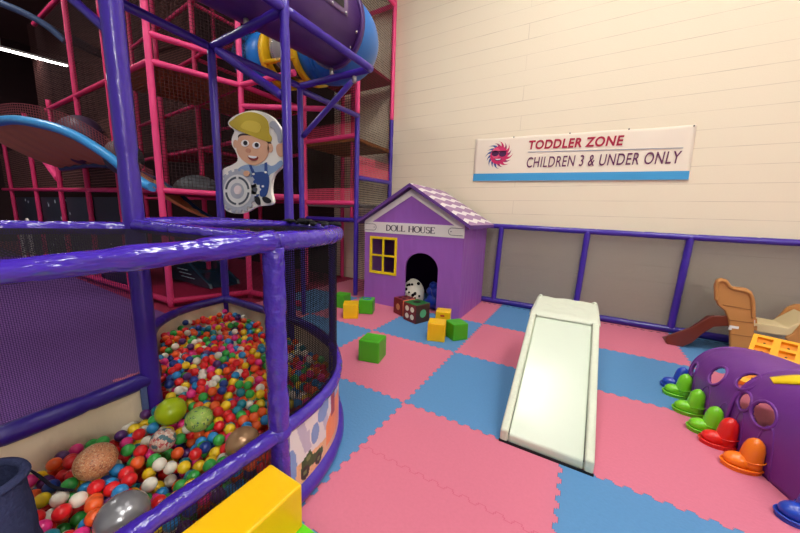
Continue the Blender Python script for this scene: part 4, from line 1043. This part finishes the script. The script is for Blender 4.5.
net((-4.95, .14), (-13, .14), 1.62, 2.6, n_brown); net((-5.6, 1.6), (-13, 1.0), 2.5, 6.2, n_brown)
cc = [CAM+(fw*F+RT*(a-400)-UP*(b-266.5))/F*d for a, b, d in ((60, -12, 4.0), (120, 42, 4.1))]
beam(cc[0], cc[1], vinyl_d, .06)
net((*W2[:1], 3.08), (-2.6, 2.4), 4.78, 5.5, n_tower)
# starry navy panels under the deck
def stars():
    m = bpy.data.materials.new('starry_navy'); m.use_nodes = True; nt = m.node_tree; b = nt.nodes['Principled BSDF']; b.inputs['Roughness'].default_value = .6
    tc = nt.nodes.new('ShaderNodeTexCoord'); v = nt.nodes.new('ShaderNodeTexVoronoi'); v.inputs['Scale'].default_value = 3.2
    nt.links.new(tc.outputs['Object'], v.inputs['Vector']); r = nt.nodes.new('ShaderNodeMapRange'); r.inputs[1].default_value = .09; r.inputs[2].default_value = .13; r.inputs[3].default_value = 1; r.inputs[4].default_value = 0
    nt.links.new(v.outputs['Distance'], r.inputs[0]); mx = nt.nodes.new('ShaderNodeMix'); mx.data_type = 'RGBA'; mx.inputs[6].default_value = rgb(20, 28, 46); mx.inputs[7].default_value = rgb(190, 200, 214)
    nt.links.new(r.outputs[0], mx.inputs[0]); nt.links.new(mx.outputs[2], b.inputs['Base Color']); return m
stm = stars()
for a, b in zip([-4.95, -6.3, -7.8, -9.6], [-6.3, -7.8, -9.6, -12.0]):
    MB().box(w_((b+.05, .14, .05)), w_((a-.05, .17, 1.45))).build('star_panel', stm, pf)
# ------------------------------------------------------------------ blue-rimmed wavy slide on the left
ws = thing('wave_slide', 'wide arched slide with blue padded rims and a brown underside at the left', 'slide', (-4.5, .2, 1.5))
near = [(-3.72, .03, 1.56), (-3.85, .03, 1.58), (-4.0, -.1, 1.72), (-4.12, -.25, 1.93), (-4.55, -.45, 2.19), (-5.0, -.65, 2.30), (-5.5, -.78, 2.36), (-6.4, -.95, 2.3)]
nr = chain(near, .08, 2)
fr_ = [p+Vector((-.25, .85, -.40)) for p in nr]
WO = Vector((-4.5, .2, 1.5)); rimb = mat('sky_blue_vinyl', (56, 150, 216), .35, .45, .3, 14, .2); rimd = mat('navy_blue_vinyl', (26, 60, 100), .4, .4)
MB().tube([p-WO for p in nr], .056, 12).build('near_rim', rimb, ws); MB().tube([p-WO for p in fr_], .045, 12).build('far_rim', rimd, ws)
def und(u, v):
    i = min(int(u*(len(nr)-1)), len(nr)-2); f = u*(len(nr)-1)-i
    p = nr[i].lerp(nr[i+1], f).lerp(fr_[i].lerp(fr_[i+1], f), v)
    return p-WO+Vector((0, 0, -.05*math.sin(PI*v)+.008*math.sin(u*90)))
MB().sheet(und, 160, 8).build('slide_bed', mat('ribbed_brown', (196, 138, 94), .6, .2), ws, solid=.02)
def nnet(u, v):
    i = min(int(u*(len(nr)-1)), len(nr)-2); p = nr[i].lerp(nr[i+1], u*(len(nr)-1)-i)
    return p-WO+Vector((0, .02, .05+v*.16))
MB().sheet(nnet, 30, 2, lu=3, lv=.16).build('rim_net', net_mat('red_brown_net', (120, 60, 66), .03, .45), ws)
for p, r, m in (((-5.9, .0, 2.30), (.5, .3, .36), mat('plum_dome', (54, 36, 62), .5)), ((-4.7, .1, 1.98), (.28, .22, .24), mat('grey_dome', (70, 74, 80), .5))):
    MB().ball(Vector(p)-WO, 1, 24, 14, sc=r).build('dome', m, ws)
gd = thing('padded_dome', 'grey netted dome on the deck behind the pink corner post', 'dome', (-4.1, .75, 1.55))
MB().ball((0, 0, .0), 1, 24, 14, sc=(.42, .3, .26), fun=lambda q: Vector((q.x, q.y, max(q.z, 0)))).build('dome', mat('grey_dome', (70, 74, 80), .5), gd)
# upper dark blue slide edge at top left
us = thing('upper_slide', 'dark blue curved slide edge high at the upper left', 'slide', (-6.6, .4, 3.6))
c_ = [CAM+(fw*F+RT*(a-400)-UP*(b-266.5))/F*d for a, b, d in ((-30, -12, 4.6), (0, 3, 4.7), (25, 13, 4.8), (48, 26, 4.9), (66, 42, 5.0))]
MB().tube(chain([p-Vector((-6.6, .4, 3.6)) for p in c_], .05, 2), .05, 10).build('slide_rim', mat('slate_blue_vinyl', (62, 82, 120), .4, .4), us)
c2_ = [p+Vector((-.4, .7, .05)) for p in c_]
def usf(u, v):
    k = u*(len(c_)-1); i = min(int(k), len(c_)-2)
    return c_[i].lerp(c_[i+1], k-i).lerp(c2_[i].lerp(c2_[i+1], k-i), v)-Vector((-6.6, .4, 3.6))
MB().sheet(usf, 20, 4).build('slide_bed', mat('dark_slide', (50, 40, 48), .5), us, solid=.03)
# lower blue slide end inside the frame
ls = thing('blue_slide', 'dark teal slide run-out with painted pale glints inside the play frame', 'slide', (-4.6, .75, 0))
lm = mat('teal_slide', (28, 62, 84), .25, .5, coat=.4)
for y in (0, .45):
    MB().prism([(-1.0, y, .9), (-.55, y, .75), (-.1, y, .5), (.3, y, .3), (.62, y, .16), (.66, y, .08), (.6, y, .07), (.2, y, .07), (-1, y, .45)], (0, .05, 0)).build('side_wall', lm, ls, bevel=.015)
MB().prism([(-1.0, .05, .62), (-.5, .05, .42), (.0, .05, .22), (.6, .05, .08), (.6, .05, .07), (-1, .05, .07)], (0, .4, 0)).build('chute', lm, ls)
for k in range(3): MB().box((-.35+.06*k, -.004, .30-.06*k), (.0+.1*k, .0, .31-.06*k)).build('painted_glint', mat('pale_glint', (200, 214, 220), .4), ls)  # glints on the shiny slide painted as thin pale strips
# white hoops seen beyond the pit on the left
for k, (a, b, d) in enumerate(((19, 221, 6.0), (27, 219, 5.6))):
    p = CAM+(fw*F+RT*(a-400)-UP*(b-266.5))/F*d
    o = MB().tube([(-.07, 0, 0), (-.07, 0, p.z-.1)]+[(-.07*math.cos(PI*i/12), 0, p.z-.07+.07*math.sin(PI*i/12)) for i in range(13)]+[(.07, 0, p.z-.1), (.07, 0, 0)], .018, 8).build('white_hoop', mat('white_pipe', (214, 206, 200), .5), loc=(p.x, p.y, 0))
    tag(o, ('smaller far', 'larger near')[k]+' rounded white hoop rising behind the purple pit rail', 'hoop')
# ------------------------------------------------------------------ lamps
def lamp(x, y, w, l, z, power, name, label, col=(1, .97, .91), rz=0):
    t = thing(name, label, 'lamp', (x, y, z), rz)
    MB().box((-w/2, -l/2, 0), (w/2, l/2, .05)).build('housing', mat('lamp_housing', (220, 220, 215), .5), t)
    e = bpy.data.materials.new('lamp_diffuser'); e.use_nodes = True; b = e.node_tree.nodes['Principled BSDF']
    b.inputs['Emission Color'].default_value = (*col, 1); b.inputs['Emission Strength'].default_value = power
    MB().box((-w/2+.02, -l/2+.02, -.01), (w/2-.02, l/2-.02, -.002)).build('diffuser', e, t)
    MB().tube([(0, 0, .05), (0, 0, 6.6-z)], .012, 6).build('hanger', MATS['lamp_housing'], t)
LP = 23
for k, (x, y) in enumerate(((3.0, -2.2), (3.0, .7), (.2, -2.6), (.3, .7))):
    lamp(x, y, 1.2, 1.2, 6.0, LP, 'ceiling_lamp', ['bright ceiling panel lamp above the space right of the viewer', 'bright ceiling panel lamp above the crawl tunnel', 'bright ceiling panel lamp above the step of the ball pit', 'bright ceiling panel lamp above the foam slide'][k])
lamp(-12.6, .4, 2.4, .2, 5.25, 14, 'tube_lamp', 'fluorescent tube lamp glowing through the nets at the far left', (1, .95, .95), math.radians(78))
lamp(5.6, -4.6, 1.2, 1.2, 4.4, 62, 'ceiling_lamp', 'unseen low fill lamp behind the viewer on the right, added to light the ball pit')  # added fill, hung low so its light gets into the dim pit
lamp(-3.2, -2.6, 1.2, 1.2, 6.0, 26, 'ceiling_lamp', 'unseen fill lamp added above the purple carpet left of the ball pit')  # added fill to brighten the carpet and pit on the left
lamp(-7.5, -2.2, 1.2, 1.2, 6.0, 26, 'ceiling_lamp', 'unseen fill lamp added above the far end of the purple carpet')  # second added fill, lifts the dim far left
w = bpy.data.worlds.new('world'); S.world = w; w.use_nodes = True
w.node_tree.nodes['Background'].inputs[0].default_value = (1, .965, .92, 1); w.node_tree.nodes['Background'].inputs[1].default_value = .25
S.view_settings.view_transform = 'Standard'; S.view_settings.look = 'None'; S.view_settings.exposure = .04; S.view_settings.gamma = 1
S.view_settings.use_curve_mapping = False
